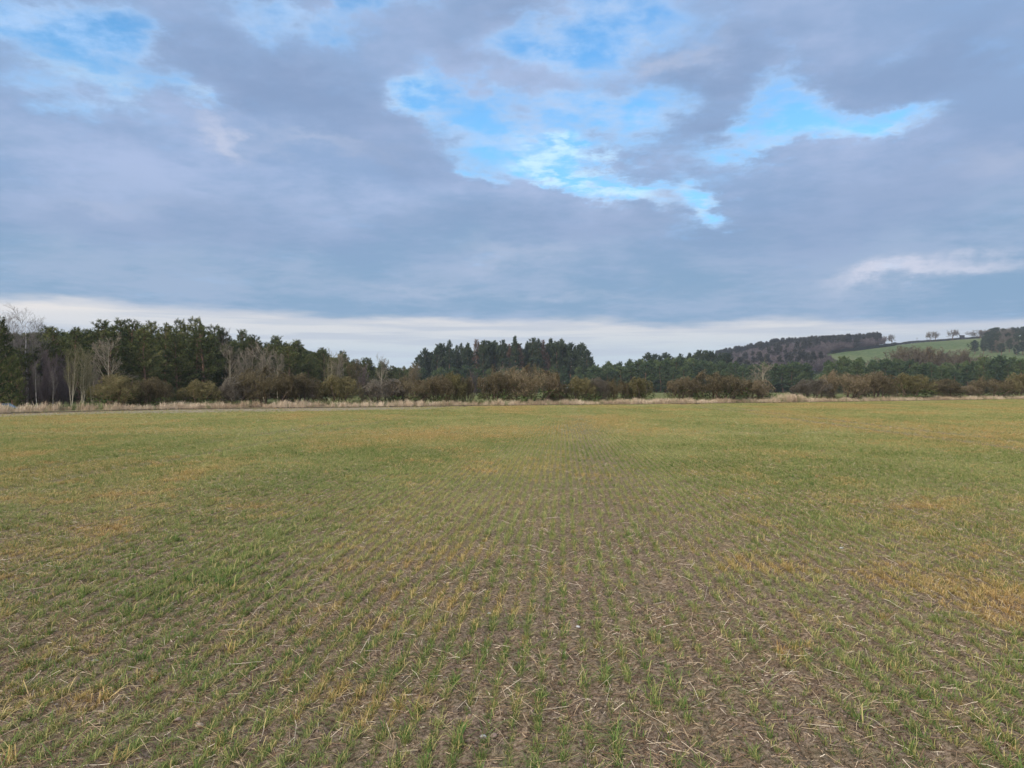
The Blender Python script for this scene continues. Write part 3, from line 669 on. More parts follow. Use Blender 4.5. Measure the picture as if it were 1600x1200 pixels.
def needle_mesh(name, pos, dr, size, tone, mat, nn=8, wid=.20, seed=0, spread=.75):
    r = np.random.default_rng(seed); n = len(pos); pos = np.repeat(pos, nn, 0); dr = np.repeat(dr, nn, 0); size = np.repeat(size, nn)[:, None]; tone = np.repeat(tone, nn)
    rnd = r.normal(size=(n*nn, 3)); rnd -= dr*np.sum(rnd*dr, 1, keepdims=True); rnd /= np.linalg.norm(rnd, axis=1, keepdims=True)
    base = pos+dr*size*r.uniform(-.5, .5, (n*nn, 1)); tip = base+size*(dr*r.uniform(.35, .9, (n*nn, 1))+rnd*spread*r.uniform(.5, 1.1, (n*nn, 1)))
    side = np.cross(tip-base, r.normal(size=(n*nn, 3))); side /= np.linalg.norm(side, axis=1, keepdims=True)
    V = np.stack([base-side*size*wid*.5, base+side*size*wid*.5, tip], 1).reshape(-1, 3)
    F = np.arange(n*nn*3).reshape(-1, 3)
    return mesh_np(name, V, F, mat, {'tone': np.repeat(np.clip(tone+r.normal(0, .08, n*nn), 0, 1), 3)})
def pine(seed, H, Wd, low=.02, spr=.27, nwh=20, mat=None, mtrunk=None, topy=.35, nn=7, shootmul=1.0, peak=.28, wid=.2, conic=1.0, droop=0.0):
    r = np.random.default_rng(seed); pos = []; dr = []; sz = []; tn = []; S0 = []; S1 = []; SR = []
    def trunkp(z): return np.array([.12*math.sin(z*.7+seed), .12*math.cos(z*.5+seed*2), z])
    zsb = low*H+(H*.985-low*H)*np.linspace(0, 1, nwh)**.92
    for wi, z in enumerate(zsb):
        f = z/H
        prof_ = (min(1, (f+.22)/(peak+.22)))**.7 * (1-max(0, (f-peak)/(1-peak))**1.5*(1-.16))**conic
        nb = int(r.integers(4, 7)) if f < .9 else 3
        a0 = r.uniform(0, 6.28)
        for bi in range(nb):
            a = a0+bi/nb*6.283+r.normal(0, .25); Lb = Wd*prof_*r.uniform(.62, 1.15)
            if r.random() < .08: Lb *= 1.3
            el_ = r.normal(.18-droop, .12)+f*.55
            p = trunkp(z)+[0, 0, r.normal(0, .1)]; d = np.array([math.cos(a)*math.cos(el_), math.sin(a)*math.cos(el_), math.sin(el_)])
            ns = max(3, int(Lb/.28)); pts = [p]
            for k in range(ns):
                d = d+np.array([r.normal(0, .06), r.normal(0, .06), .05-droop*.12]); d /= np.linalg.norm(d); p = p+d*Lb/ns; pts.append(p)
            S0.append(pts[0]); S1.append(pts[len(pts)//2]); SR.append(.028*(1-f*.6)); S0.append(pts[len(pts)//2]); S1.append(pts[-1]); SR.append(.018)
            nsh = int(max(3, Lb*12*shootmul)); bt = r.normal(.45, .16)
            for k in range(nsh):
                u = r.uniform(.25, 1)**.75; q = u*ns; i = min(ns-1, int(q)); pp = pts[i]+(pts[i+1]-pts[i])*(q-i)
                lat = r.normal(0, .22*(.5+Lb*.22)); sidev = np.array([-math.sin(a), math.cos(a), 0])
                pp = pp+sidev*lat+np.array([0, 0, r.normal(.03, .10)])
                sd_ = d*.4+sidev*np.sign(lat)*.3+np.array([0, 0, .85-droop])+r.normal(0, .25, 3); sd_ /= np.linalg.norm(sd_)
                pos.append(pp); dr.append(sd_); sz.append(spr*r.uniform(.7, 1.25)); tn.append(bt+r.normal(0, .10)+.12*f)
    for q in range(9):                                         # upright leading shoots that make the spiky outline
        a = r.uniform(0, 6.28); rd = r.uniform(.1, .42)*Wd; zt = H*(.97-.30*rd/Wd)+r.uniform(-.3, .35)*H*.04; ht = H*r.uniform(.03, .075)
        c_ = trunkp(zt)+[rd*math.cos(a), rd*math.sin(a), 0]
        S0.append(trunkp(zt-ht*1.5)); S1.append(c_+[0, 0, ht]); SR.append(.02)
        for k in range(6): pos.append(c_+[r.normal(0, .03), r.normal(0, .03), ht*k/5.]); dr.append(np.array([r.normal(0, .35), r.normal(0, .35), 1.])); sz.append(spr*(1.1-.07*k)); tn.append(.45)
    for k in range(7):
        pos.append(trunkp(H*(.93+.011*k))); dr.append(np.array([0, 0, 1.])+r.normal(0, .12, 3)); sz.append(spr*1.1); tn.append(.6)
    dr = np.array(dr); dr /= np.linalg.norm(dr, axis=1, keepdims=True)
    cr = needle_mesh('pine_crown', np.array(pos), dr, np.array(sz), np.array(tn), mat, nn, wid, seed)
    zz = np.linspace(-.1, H*.97, 9); T = np.array([trunkp(z) for z in zz]); rad = .016*H*(1-zz/H*.85)
    P0 = np.concatenate([T[:-1], np.array(S0)]); P1 = np.concatenate([T[1:], np.array(S1)]); r0 = np.concatenate([rad[:-1], np.array(SR)]); r1 = np.concatenate([rad[1:], np.array(SR)*.6])
    vt, ft = tubes(P0, P1, r0, r1, 5)
    tr = mesh_np('pine_trunk', vt, ft, mtrunk or MAT_BARK_P, {'tone': np.full(len(vt), .5)}, smooth=True)
    return tr, cr, H

def place(kind, proto, loc, h, wscale, rz, label, cat, group=None, extra=None):
    tr, cr, H = proto; s = h/H
    e = empty(kind, loc, rz, (s*wscale, s*wscale, s)); tag(e, label, cat, group)
    link('trunk', tr, e); link('crown', cr, e)
    if extra: link('ivy', extra, e)
    return e

# young Scots pines, three source trees; tall open pines; spruces
PINES = [pine(1, 10, 2.5, nwh=20, mat=MAT_PINE), pine(2, 10, 2.9, nwh=19, mat=MAT_PINE, peak=.35), pine(3, 10, 2.2, nwh=21, mat=MAT_PINE, peak=.2), pine(4, 10, 2.7, nwh=18, mat=MAT_PINE, peak=.45)]
PINES_FAR = [pine(11, 11, 3.0, nwh=14, spr=.5, nn=6, mat=MAT_PINE_FAR, shootmul=.7, wid=.26), pine(12, 11, 2.6, nwh=14, spr=.5, nn=6, mat=MAT_PINE_FAR, shootmul=.7, peak=.4, wid=.26), pine(13, 11, 3.3, nwh=13, spr=.5, nn=6, mat=MAT_PINE_FAR, shootmul=.7, peak=.5, wid=.26)]
TALL = [pine(21, 22, 4.2, low=.42, nwh=15, spr=.75, nn=6, mat=MAT_SPRUCE, shootmul=.55, peak=.72, wid=.26, conic=.7), pine(22, 22, 3.6, low=.36, nwh=16, spr=.75, nn=6, mat=MAT_SPRUCE, shootmul=.55, peak=.62, wid=.26), pine(23, 22, 4.8, low=.30, nwh=16, spr=.75, nn=6, mat=MAT_SPRUCE, shootmul=.5, peak=.6, wid=.26)]
SPRUCE = [pine(31, 22, 3.6, low=.15, nwh=26, spr=.65, nn=6, mat=MAT_SPRUCE, shootmul=.6, peak=.12, wid=.24, conic=1.4, droop=.25)]
RUST = [pine(41, 21, 3.0, low=.30, nwh=20, spr=.6, nn=6, mat=MAT_RUST, shootmul=.55, peak=.4, wid=.16, conic=1.2)]

BASE_X = [-200, 0, 60, 200, 350, 450, 520, 570, 640, 700]; BASE_D = [70, 75, 85, 95, 115, 135, 160, 200, 260, 300]
SKX = [-200, 0, 20, 45, 70, 100, 130, 150, 185, 220, 250, 290, 320, 350, 380, 420, 450, 480, 510, 540, 570, 600, 640, 700]
SKY = [500, 500, 522, 512, 512, 509, 515, 503, 498, 500, 503, 501, 503, 512, 520, 526, 529, 536, 545, 553, 559, 567, 572, 574]
rnd = random.Random(3)
LW = 'dark green pines of the dense young wood on the left'
cnt = 0
for row, (dd, dy0, dy1, spc) in enumerate([(0, 2, 26, 3.3), (6, -1, 8, 3.6), (13, -2, 6, 4.5)]):
    px = -95.0
    while px < 655:
        d = float(np.interp(px, BASE_X, BASE_D))+dd+rnd.uniform(-1.5, 1.5); sk = float(np.interp(px, SKX, SKY))
        hgt = HT(sk+rnd.uniform(dy0, dy1), d)
        if row == 0 and 75 < px < 118: px += 12; continue
        lab = ['pine at the front of the dense left-hand wood, green crown down to the hedge', 'pine in the middle of the dense left-hand wood, only its spiky crown showing', 'pine at the back of the left-hand wood, its top just showing on the skyline'][row]
        p = P(px, d); p.z = -0.05 if px > 40 else -.5
        place('pine_tree', PINES[rnd.randrange(4)], p, hgt, rnd.uniform(1.25, 1.7)*(10/hgt)**.3, rnd.uniform(0, 6.28), lab, 'pine tree', LW); cnt += 1
        px += spc/d*1200*rnd.uniform(.75, 1.25)
# the near pine at the extreme left
p = P(-6, 60); p.z = -.6
place('pine_tree', PINES[1], p, HT(499, 60)+.6, 1.05, 1.0, 'near pine cut by the left edge of the photo, dark boughs down to the car', 'pine tree')
p = P(18, 68); p.z = -.6
place('pine_tree', PINES[0], p, HT(545, 68)+.6, .9, 2.0, 'shorter dark pine just right of the one cut by the left edge', 'pine tree')

# belt of pines far behind the hedge
def belt(x0, x1, d0, sky_x, sky_y, rows, protos, name, lab, cat, grp, spc, w=(1.25, 1.7), seed=1):
    r = random.Random(seed)
    for k in range(rows):
        px = x0+r.uniform(0, 10)
        while px < x1:
            d = d0+k*9+r.uniform(-4, 4); sk = float(np.interp(px, sky_x, sky_y))
            h = HT(sk+(r.uniform(2, 16) if k == 0 else r.uniform(-1, 5)), d)
            pr = protos[r.randrange(len(protos))]
            if h > 2: place(name, pr, P(px, d), h, r.uniform(*w)*(pr[2]/h)**.35, r.uniform(0, 6.28), lab[min(k, len(lab)-1)], cat, grp)
            px += spc/d*1200*r.uniform(.7, 1.3)
belt(585, 935, 285, [560, 640, 700, 800, 940], [570, 571, 572, 573, 572], 2, PINES_FAR, 'pine_tree', ['low dark pine standing in front of the tall central clump', 'low dark pine close against the foot of the tall central clump'], 'pine tree', 'low pines before the central clump', 5.0, seed=2)
belt(925, 1278, 300, [925, 960, 1000, 1060, 1130, 1160, 1200, 1240, 1262, 1272, 1290], [571, 566, 561, 560, 566, 568, 568, 566, 566, 574, 590], 3, PINES_FAR, 'pine_tree',
     ['pine in the front rank of the far belt, right of the central clump', 'pine behind the front rank of the far belt, right of the central clump'], 'pine tree', 'pines of the far belt right of the clump', 5.2, seed=3)
belt(1292, 1720, 265, [1280, 1290, 1320, 1350, 1400, 1450, 1500, 1550, 1600, 1700], [578, 565, 558, 562, 562, 565, 566, 558, 555, 555], 3, PINES_FAR, 'pine_tree',
     ['pine in the front rank of the belt below the green hill', 'pine behind the front rank of the belt below the green hill'], 'pine tree', 'pines of the belt below the hill', 5.2, seed=4)
# taller dark trees behind, 1010-1160
for i, (px, py, kd, w) in enumerate([(1013, 553, 2, 1.0), (1024, 555, 2, 1.2), (1040, 553, 2, 1.25), (1052, 560, 2, .9), (1064, 554, 1, .8), (1078, 553, 1, .9), (1093, 550, 0, .8), (1103, 549, 1, .8), (1111, 551, 0, .8), (1126, 553, 1, .8), (1134, 554, 0, .9), (1120, 558, 1, .9), (1085, 557, 0, .9)]):
    d = 390+(i*37 % 40); place('pine_tree', TALL[kd], P(px, d), HT(py, d), w*1.45, i*1.3, 'tall dark round-topped pine behind the far belt, left of the hill' if kd == 2 else 'tall dark spiky pine behind the far belt, left of the hill', 'pine tree', 'tall pines left of the hill')

# central clump of tall trees
CL = 'tall trees of the central clump'
tops = [(655, 556, 2, 't'), (664, 546, 2, 't'), (674, 552, 1, 't'), (683, 545, 2, 't'), (690, 540, 0, 't'), (702, 532, 0, 's'), (714, 540, 0, 's'), (721, 537, 0, 's'), (731, 538, 1, 't'), (745, 531, 0, 'r'), (755, 534, 1, 't'),
        (763, 536, 0, 't'), (773, 535, 2, 't'), (785, 533, 1, 't'), (795, 538, 0, 'r'), (805, 526, 0, 's'), (811, 538, 0, 'r'), (824, 534, 0, 's'), (832, 530, 1, 't'), (841, 530, 0, 's'), (848, 532, 0, 'r'), (860, 531, 1, 't'), (870, 537, 0, 't'),
        (878, 532, 1, 't'), (892, 538, 2, 't'), (902, 541, 1, 't'), (909, 538, 2, 't'), (917, 548, 2, 't'), (923, 560, 2, 't')]
rc = random.Random(9)
for i, (px, py, kd, ty) in enumerate(tops):
    d = 325+rc.uniform(-9, 9)
    pr = {'t': TALL[kd], 's': SPRUCE[0], 'r': RUST[0]}[ty]
    lab = {'t': 'tall dark pine in the front of the central clump', 's': 'pointed dark spruce standing above the central clump', 'r': 'thin reddish-brown conifer in the central clump'}[ty]
    if px == 655: lab = 'round-crowned pine at the left end of the central clump'
    if px == 923: lab = 'low round-crowned pine at the right end of the central clump'
    if px == 805: lab = 'tallest pointed spruce of the central clump, on its crest'
    place({'t': 'pine_tree', 's': 'spruce_tree', 'r': 'brown_conifer'}[ty], pr, P(px, d), HT(py, d), rc.uniform(1.05, 1.3)*{'t': 1, 's': .85, 'r': 1.15}[ty], rc.uniform(0, 6.28), lab, 'conifer' if ty != 't' else 'pine tree', CL)
for i in range(22):
    px = 668+i*11.4+rc.uniform(-4, 4); d = 345+rc.uniform(-8, 8); py = float(np.interp(px, [655, 700, 860, 925], [560, 541, 538, 562]))+rc.uniform(0, 10)
    place('pine_tree', TALL[i % 3], P(px, d), HT(py, d), rc.uniform(1.2, 1.5), rc.uniform(0, 6.28), 'dark pine at the back of the central clump, filling its crown', 'pine tree', CL)

# the depth of the woods behind the trees one can tell apart
fx, fy, fs = [], [], []
rf = np.random.default_rng(13)
for _ in range(420):
    px = rf.uniform(-150, 640); d = float(np.interp(px, BASE_X, BASE_D))+rf.uniform(24, 60); fx.append((px-800)/1200*d); fy.append(d); fs.append(min(1.05, HT(float(np.interp(px, SKX, SKY))+13, d)/10))
n = len(fx); fs = np.array(fs)
scatter('pine_wood', np.stack([fx, fy, np.zeros(n)], 1), np.stack([np.zeros(n), np.zeros(n), rf.uniform(0, 6.28, n)], 1), np.stack([fs*1.4, fs*1.4, fs], 1), rf.integers(0, 4, n), {'hue': rf.random(n)},
        proto_collection('pine_sources', [p_[1] for p_ in PINES]), 'dark depth of the pine wood behind its front trees on the left', 'wood')
fx, fy, fs = [], [], []
for _ in range(620):
    px = rf.uniform(400, 1700); d = rf.uniform(345, 420) if px > 640 else rf.uniform(300, 400)
    if 1262 < px < 1296: continue
    fx.append((px-800)/1200*d); fy.append(d); fs.append(HT(576+(px < 640)*2, d)/11*rf.uniform(.8, 1))
n = len(fx); fs = np.array(fs)
scatter('far_pine_wood', np.stack([fx, fy, np.zeros(n)], 1), np.stack([np.zeros(n), np.zeros(n), rf.uniform(0, 6.28, n)], 1), np.stack([fs*1.4, fs*1.4, fs], 1), rf.integers(0, 3, n), {'hue': rf.random(n)},
        proto_collection('far_pine_sources', [p_[1] for p_ in PINES_FAR]), 'dark depth of the far pine woods behind their front trees', 'wood')

# hawthorn hedge bushes
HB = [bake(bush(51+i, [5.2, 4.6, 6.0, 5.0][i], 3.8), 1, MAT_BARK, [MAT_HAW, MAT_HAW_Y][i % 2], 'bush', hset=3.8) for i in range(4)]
HB2 = []
for q, mt in ((0, MAT_HAWG), (1, MAT_HAW_Y), (2, MAT_HAW), (3, MAT_HAW)):
    c = HB[q][1].copy(); c.materials.clear(); c.materials.append(mt); HB2.append((HB[q][0], c, HB[q][2]))
def ivy_mesh(seed, w, h):
    r = np.random.default_rng(seed); n = 420; a = r.uniform(0, 6.28, n); rad = np.sqrt(r.random(n))*w*.42; z = np.abs(r.normal(0, h*.26, n))+.15
    cl = (vnoise(rad*np.cos(a)*1.3+50, z*1.7+seed) > .42); a, rad, z = a[cl], rad[cl], z[cl]; n = len(a)
    pos = np.stack([rad*np.cos(a), rad*np.sin(a), z], 1); d = r.normal(size=(n, 3)); d[:, 2] += .5; d /= np.linalg.norm(d, axis=1, keepdims=True)
    return needle_mesh('ivy', pos, d, np.full(n, .16), r.uniform(.1, 1, n), MAT_IVY, 5, .5, seed)
IVY = [ivy_mesh(5, 4.6, 3.6), ivy_mesh(6, 4.6, 3.6)]
# (centre px, width px, top py, mesh, twig set, label)
def mesh_width(me):
    a = np.zeros(len(me.vertices)*3, np.float32); me.vertices.foreach_get('co', a); a = a[0::3]
    return float(np.percentile(a, 98.6)-np.percentile(a, 1.4))
bushes = [(182, 84, 584, 1, 1, 'large olive-brown bush, leftmost of the hedge, beside the grass track'), (236, 72, 590, 3, 3, 'rounded brown bush touching the leftmost olive bush'),
    (313, 68, 593, 1, 1, 'low yellow-olive bush alone between two dark gaps, left of the tall brown bush'), (372, 66, 588, 0, 0, 'greyish-brown bush at the foot of the forked pale tree'),
    (415, 96, 573, 2, 2, 'tall broad brown bush, highest in the left half of the hedge'), (466, 76, 584, 3, 3, 'brown bush joined to the right of the highest left-hand bush'),
    (528, 74, 586, 1, 1, 'olive-brown bush below the pale many-stemmed tree'), (598, 76, 592, 0, 0, 'low grey bush right of the grassy gap below the wood'),
    (640, 64, 589, 2, 2, 'dull grey-brown bush in the middle of the long joined hedge run'), (684, 62, 586, 3, 3, 'brown bush left of the orange-tinted one, below the clump'),
    (708, 52, 581, 1, 1, 'orange-tinted brown bush near the left end of the central clump'), (729, 26, 590, 0, 3, 'narrow bush on a single visible stem, just left of the wide gap'),
    (776, 60, 581, 3, 3, 'brown bush at the left end of the big central hedge group'), (827, 100, 571, 2, 2, 'largest and tallest bush of the hedge, in the centre of the photo'),
    (872, 44, 600, 0, 2, 'small low bush at the right foot of the largest bush'), (905, 56, 588, 1, 1, 'brown bush with dark green ivy at its foot, right of the largest bush'), (932, 46, 590, 3, 0, 'dusky pinkish-brown bush between the ivy bush and the yellowish one'),
    (961, 44, 591, 2, 2, 'low brown bush second from the gap right of the clump'), (999, 50, 589, 1, 1, 'round olive bush standing left of the narrow green gap'),
    (1068, 58, 589, 3, 3, 'brown bush right of the narrow green gap'), (1122, 96, 580, 2, 2, 'broad tall bush left of the pale bare tree'),
    (1180, 64, 593, 0, 3, 'low bush at the foot of the pale bare tree, left of the reeds'), (1268, 66, 592, 0, 0, 'thin low spreading bush just right of the tall reeds'),
    (1316, 80, 579, 2, 2, 'tall bush at the left end of the long right-hand hedge'), (1367, 74, 581, 3, 3, 'second bush of the long right-hand hedge, from its left end'),
    (1420, 76, 583, 1, 1, 'olive bush in the middle of the long right-hand hedge'), (1472, 68, 592, 0, 2, 'lower brown bush sloping down before the dip in the right-hand hedge'), (1512, 44, 602, 3, 3, 'lowest bush, in the dip of the right-hand hedge'),
    (1546, 64, 589, 2, 2, 'brown bush just right of the dip in the right-hand hedge'), (1596, 64, 583, 1, 1, 'olive bush cut by the right edge of the photo'), (1655, 80, 584, 2, 2, 'brown hedge bush beyond the right edge')]
rb = random.Random(21)
for i, (px, w, top, k, mset, lab) in enumerate(bushes):
    X0 = 0.0; d = 80.0
    for _ in range(12): d = float(edge_y(np.array([(px-800)/1200*d]))[0])+4.0
    h = HT(top, d)-.0; pr = HB2[mset] if (mset != k or True) else HB[k]
    pr = (HB[k][0], HB2[mset][1] if mset == k else (lambda c: (c.materials.clear(), c.materials.append([MAT_HAWG, MAT_HAW_Y, MAT_HAW, MAT_HAW][mset]), c)[2])(HB[k][1].copy()), HB[k][2])
    wm = w*.94/1200*d; cw = mesh_width(HB[k][1])
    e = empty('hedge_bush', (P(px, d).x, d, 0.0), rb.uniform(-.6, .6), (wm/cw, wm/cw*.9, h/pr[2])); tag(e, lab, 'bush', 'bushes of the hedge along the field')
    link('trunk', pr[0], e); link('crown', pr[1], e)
    if px in (182, 236, 313, 776, 827, 872, 905, 932, 961, 999, 1068, 1122, 1180, 1420, 1472, 1512, 1546, 640, 684, 598): link('ivy', IVY[i % 2], e)

# bare trees
B_BIRCH = [bake(leader_tree(61, 10, 32, 8, .50, nb=22, start=.22, minr=.008, rad=.11), 1, MAT_BIRCH, MAT_GREY, 'birch'), bake(leader_tree(62, 10, 30, 8, .46, nb=22, start=.25, minr=.008, rad=.10), 1, MAT_BIRCH, MAT_GREY, 'birch')]
B_PALE = [bake(leader_tree(63, 8, 40, 7, .48, nb=13, start=.12, up=.12, minr=.012, rad=.10, stems=2), 2, MAT_PALEB, MAT_PALE, 'pale'), bake(leader_tree(64, 8, 38, 7, .46, nb=13, start=.15, up=.13, minr=.012, rad=.10, stems=3), 2, MAT_PALEB, MAT_OLIVE, 'olive'),
          bake(leader_tree(65, 8, 48, 7, .55, nb=13, start=.25, up=.10, minr=.014, rad=.15), 2, MAT_PALEB, MAT_PALE, 'pale')]
B_THICK = [bake(leader_tree(66, 6, 24, 9, .40, nb=14, start=.03, up=.12, minr=.007, rad=.05, stems=5), 1, MAT_BARK, MAT_PURP, 'thicket'), bake(leader_tree(67, 6, 28, 9, .42, nb=14, start=.05, up=.12, minr=.008, rad=.06, stems=4), 1, MAT_BARK, MAT_HAW, 'thicket')]
OAK = [bake(oak(71, 12, .035), 2, MAT_BARK, MAT_BROWN, 'oak'), bake(oak(72, 12, .035), 2, MAT_BARK, MAT_BROWN, 'oak')]
bare = [(43, 80, 473, B_BIRCH[0], 1.15, 'birch_tree', 'tallest bare birch with white trunk, fine grey crown above the left pines', 'birch'), (14, 82, 482, B_BIRCH[1], 1.0, 'birch_tree', 'bare birch nearest the left edge, its grey top above the pines', 'birch'),
    (30, 84, 490, B_BIRCH[1], .9, 'birch_tree', 'lower bare birch between the two tallest ones at the left edge', 'birch'), (58, 76, 560, B_BIRCH[1], .5, 'birch_tree', 'thin leaning birch with a white stem in front of the purple thicket', 'birch'),
    (83, 78, 570, B_BIRCH[0], .45, 'birch_tree', 'slender grey-stemmed birch at the right of the purple thicket', 'birch'), (62, 90, 515, B_BIRCH[0], .7, 'birch_tree', 'faint grey birch behind the purple thicket', 'birch'),
    (112, 76, 528, B_PALE[1], .55, 'bare_tree', 'narrow bare tree with olive stems, left of the three beside the track', 'bare tree'), (129, 77, 536, B_PALE[1], .75, 'bare_tree', 'many-stemmed bare olive tree, middle of the three beside the track', 'bare tree'),
    (144, 79, 545, B_PALE[0], .5, 'bare_tree', 'thin pale bare tree tucked behind the leftmost hedge bush', 'bare tree'), (170, 84, 515, B_PALE[2], .85, 'bare_tree', 'spreading yellowish bare tree behind the leftmost hedge bush', 'bare tree'),
    (361, 98, 528, B_PALE[2], .75, 'bare_tree', 'forked bare tree with pale silvery stem against the dark pines', 'bare tree'), (374, 99, 545, B_PALE[0], .6, 'bare_tree', 'smaller pale bare tree just right of the silvery forked one', 'bare tree'),
    (395, 101, 533, B_PALE[2], .8, 'bare_tree', 'pale bare tree leaning right above the tall brown bush', 'bare tree'), (412, 104, 528, B_PALE[0], .85, 'bare_tree', 'many-stemmed pale tree rising behind the tall brown bush', 'bare tree'),
    (434, 108, 540, B_PALE[2], .55, 'bare_tree', 'narrow grey bare tree right of the tall brown bush', 'bare tree'), (345, 118, 508, B_BIRCH[0], .7, 'bare_tree', 'thin reddish-grey bare tree showing above the skyline of the left wood', 'bare tree'),
    (515, 105, 542, B_PALE[1], .6, 'bare_tree', 'left one of two tall pale many-stemmed trees at the end of the left wood', 'bare tree'), (532, 106, 545, B_PALE[0], .8, 'bare_tree', 'right one of two tall pale many-stemmed trees at the end of the left wood', 'bare tree'),
    (548, 108, 558, B_THICK[1], .8, 'bare_tree', 'brown twiggy tree sloping down at the end of the left wood', 'bare tree'), (565, 120, 566, B_THICK[0], .8, 'bare_tree', 'dusky purple-brown tree behind the grassy gap', 'bare tree'),
    (596, 170, 550, B_PALE[2], .7, 'bare_tree', 'lone pale bare tree showing above the low pines in the skyline gap', 'bare tree'), (645, 230, 566, B_THICK[1], 1.2, 'bare_tree', 'faint brown bare tree at the left foot of the central clump', 'bare tree'),
    (1190, 118, 560, B_PALE[2], 1.25, 'bare_tree', 'lone pale bare tree with spreading silvery branches, left of the reeds', 'bare tree'),
    (770, 100, 568, B_THICK[1], .42, 'bare_tree', 'thin bare pinkish tree behind the left end of the central hedge group', 'bare tree'), (790, 101, 566, B_PALE[0], .6, 'bare_tree', 'wispy pale tree behind the largest bush, left side', 'bare tree'), (838, 102, 566, B_THICK[1], .4, 'bare_tree', 'wispy brown tree rising behind the largest bush', 'bare tree'),
    (740, 130, 575, B_THICK[0], .7, 'bare_tree', 'thin grey bare tree seen in the wide gap below the clump', 'bare tree'), (1300, 110, 579, B_THICK[1], .5, 'bare_tree', 'small twiggy tree behind the left end of the right-hand hedge', 'bare tree')]
for (px, d, top, pr, w, nm, lab, cat) in bare:
    p = P(px, d); p.z = -.4 if px < 100 else 0
    place(nm, pr, p, HT(top, d)-p.z, w*1.15, px*.7, lab, cat)
for i, (px, top) in enumerate([(46, 560), (60, 545), (72, 538), (86, 548), (100, 545), (108, 560), (92, 570), (68, 575), (52, 580)]):
    d = 79+(i*5 % 7); p = P(px, d); p.z = -.3
    place('thicket_tree', B_THICK[0], p, HT(top, d)+.3, .8, i*1.1, 'dark purple-brown twiggy young tree of the thicket between the left pines', 'bare tree', 'young bare trees of the purple thicket')
for i, (px, top, w) in enumerate([(152, 585, .8), (258, 600, .8), (290, 606, .7), (345, 600, .8), (490, 590, .8), (566, 596, .7), (620, 595, .7), (1225, 612, .5)][:7]):
    d = 86+i*3; place('undergrowth_bush', B_THICK[i % 2], P(px, d), HT(top, d), w*1.3, i*2.1, ['low reddish scrub behind the left edge of the first bush', 'low dark scrub filling the gap right of the second bush', 'low dark scrub in the dark gap before the lone yellow-olive bush', 'brown scrub between the yellow-olive bush and the grey one', 'brown scrub behind the joint of two bushes, below the last pines of the left wood', 'grey scrub behind the grassy gap', 'grey scrub behind the long joined hedge run'][i], 'scrub')
# brown bare trees on the flank of the hill
rt = random.Random(31)
for i, (px, top) in enumerate([(1402, 548), (1415, 540), (1427, 539), (1440, 539), (1453, 541), (1467, 540), (1478, 543), (1490, 548), (1503, 550), (1512, 556), (1345, 560), (1330, 564), (1375, 560), (1389, 559)]):
    d = 330+rt.uniform(-10, 10); place('bare_tree', [OAK[0], B_THICK[1], OAK[1]][i % 3] if i % 3 != 1 else B_THICK[1], P(px, d), HT(top, d), 1.15 if i % 3 != 1 else 1.3, rt.uniform(0, 6), 'brown bare tree of the group rising behind the right-hand belt, before the green hill', 'bare tree', 'brown bare trees before the hill')

# trees on the ridge
def on_hill(px, py):
    x, d = hill_hit(px, py); return Vector((x, d, float(hill_z(np.array([x]), np.array([d]))[0])))
for px, top, base, k, w, lab in [(1377, 526, 540, 1, .8, 'pale bare tree at the end of the hilltop wood'), (1383, 527, 540, 0, .6, 'thin bare tree between the hilltop wood and the spreading oak'), (1393.5, 524.5, 539, 0, 1.0, 'spreading bare oak on the ridge just right of the hilltop wood'),
                            (1454, 520, 533.5, 1, .95, 'left one of the pair of bare oaks on the ridge'), (1461.5, 519.5, 533, 0, .95, 'right one of the pair of bare oaks on the ridge'), (1488.5, 517, 531, 1, 1.35, 'widest lone bare oak on the ridge, left of the black hut')]:
    d = 895.0; x = (px-800)/1200*d; z = float(hill_z(np.array([x]), np.array([d]))[0])
    place('oak_tree', OAK[k], (x, d, z), ((base-top)/1200*d+1.0)*1.15, w*.78, px, lab, 'oak tree')
for i, (px, top, k) in enumerate([(1533, 524, 'o'), (1541, 521, 'o'), (1548, 516, 'p'), (1553, 519, 'p'), (1567, 518, 'o'), (1574, 518, 'o'), (1583, 521, 'p'), (1591, 518, 'p'), (1597, 517, 'p'), (1604, 518, 'p'), (1612, 516, 'p')] + [(1550-rw*4+q*10.5+(rw % 2)*5, 0, 'p' if (q*3+rw*5) % 5 < 4 else 'o') for rw in range(7) for q in range(16)]):
    d = 880.0 if i < 11 else 868.0-((i-11)//16)*40.0+rt.uniform(-18, 14); px += rt.uniform(-4, 4)*(i > 10); x = (px-800)/1200*d; z = float(hill_z(np.array([x]), np.array([d]))[0])
    h = min(max(11.0, CAM_H+(607-top)/1200*d-z), 17) if top else 8.5+(i*7 % 5)*.8
    place('pine_tree' if k == 'p' else 'bare_tree', TALL[i % 3] if k == 'p' else OAK[i % 2], (x, d, z-2.4), h+1.5, (1.8 if k == 'p' else 1.6)*rt.uniform(.8, 1.2), i*1.7,
          'dark pine of the small wood at the right end of the ridge' if k == 'p' else 'grey bare tree of the small wood at the right end of the ridge', 'pine tree' if k == 'p' else 'bare tree', 'trees of the hilltop wood at the right edge')
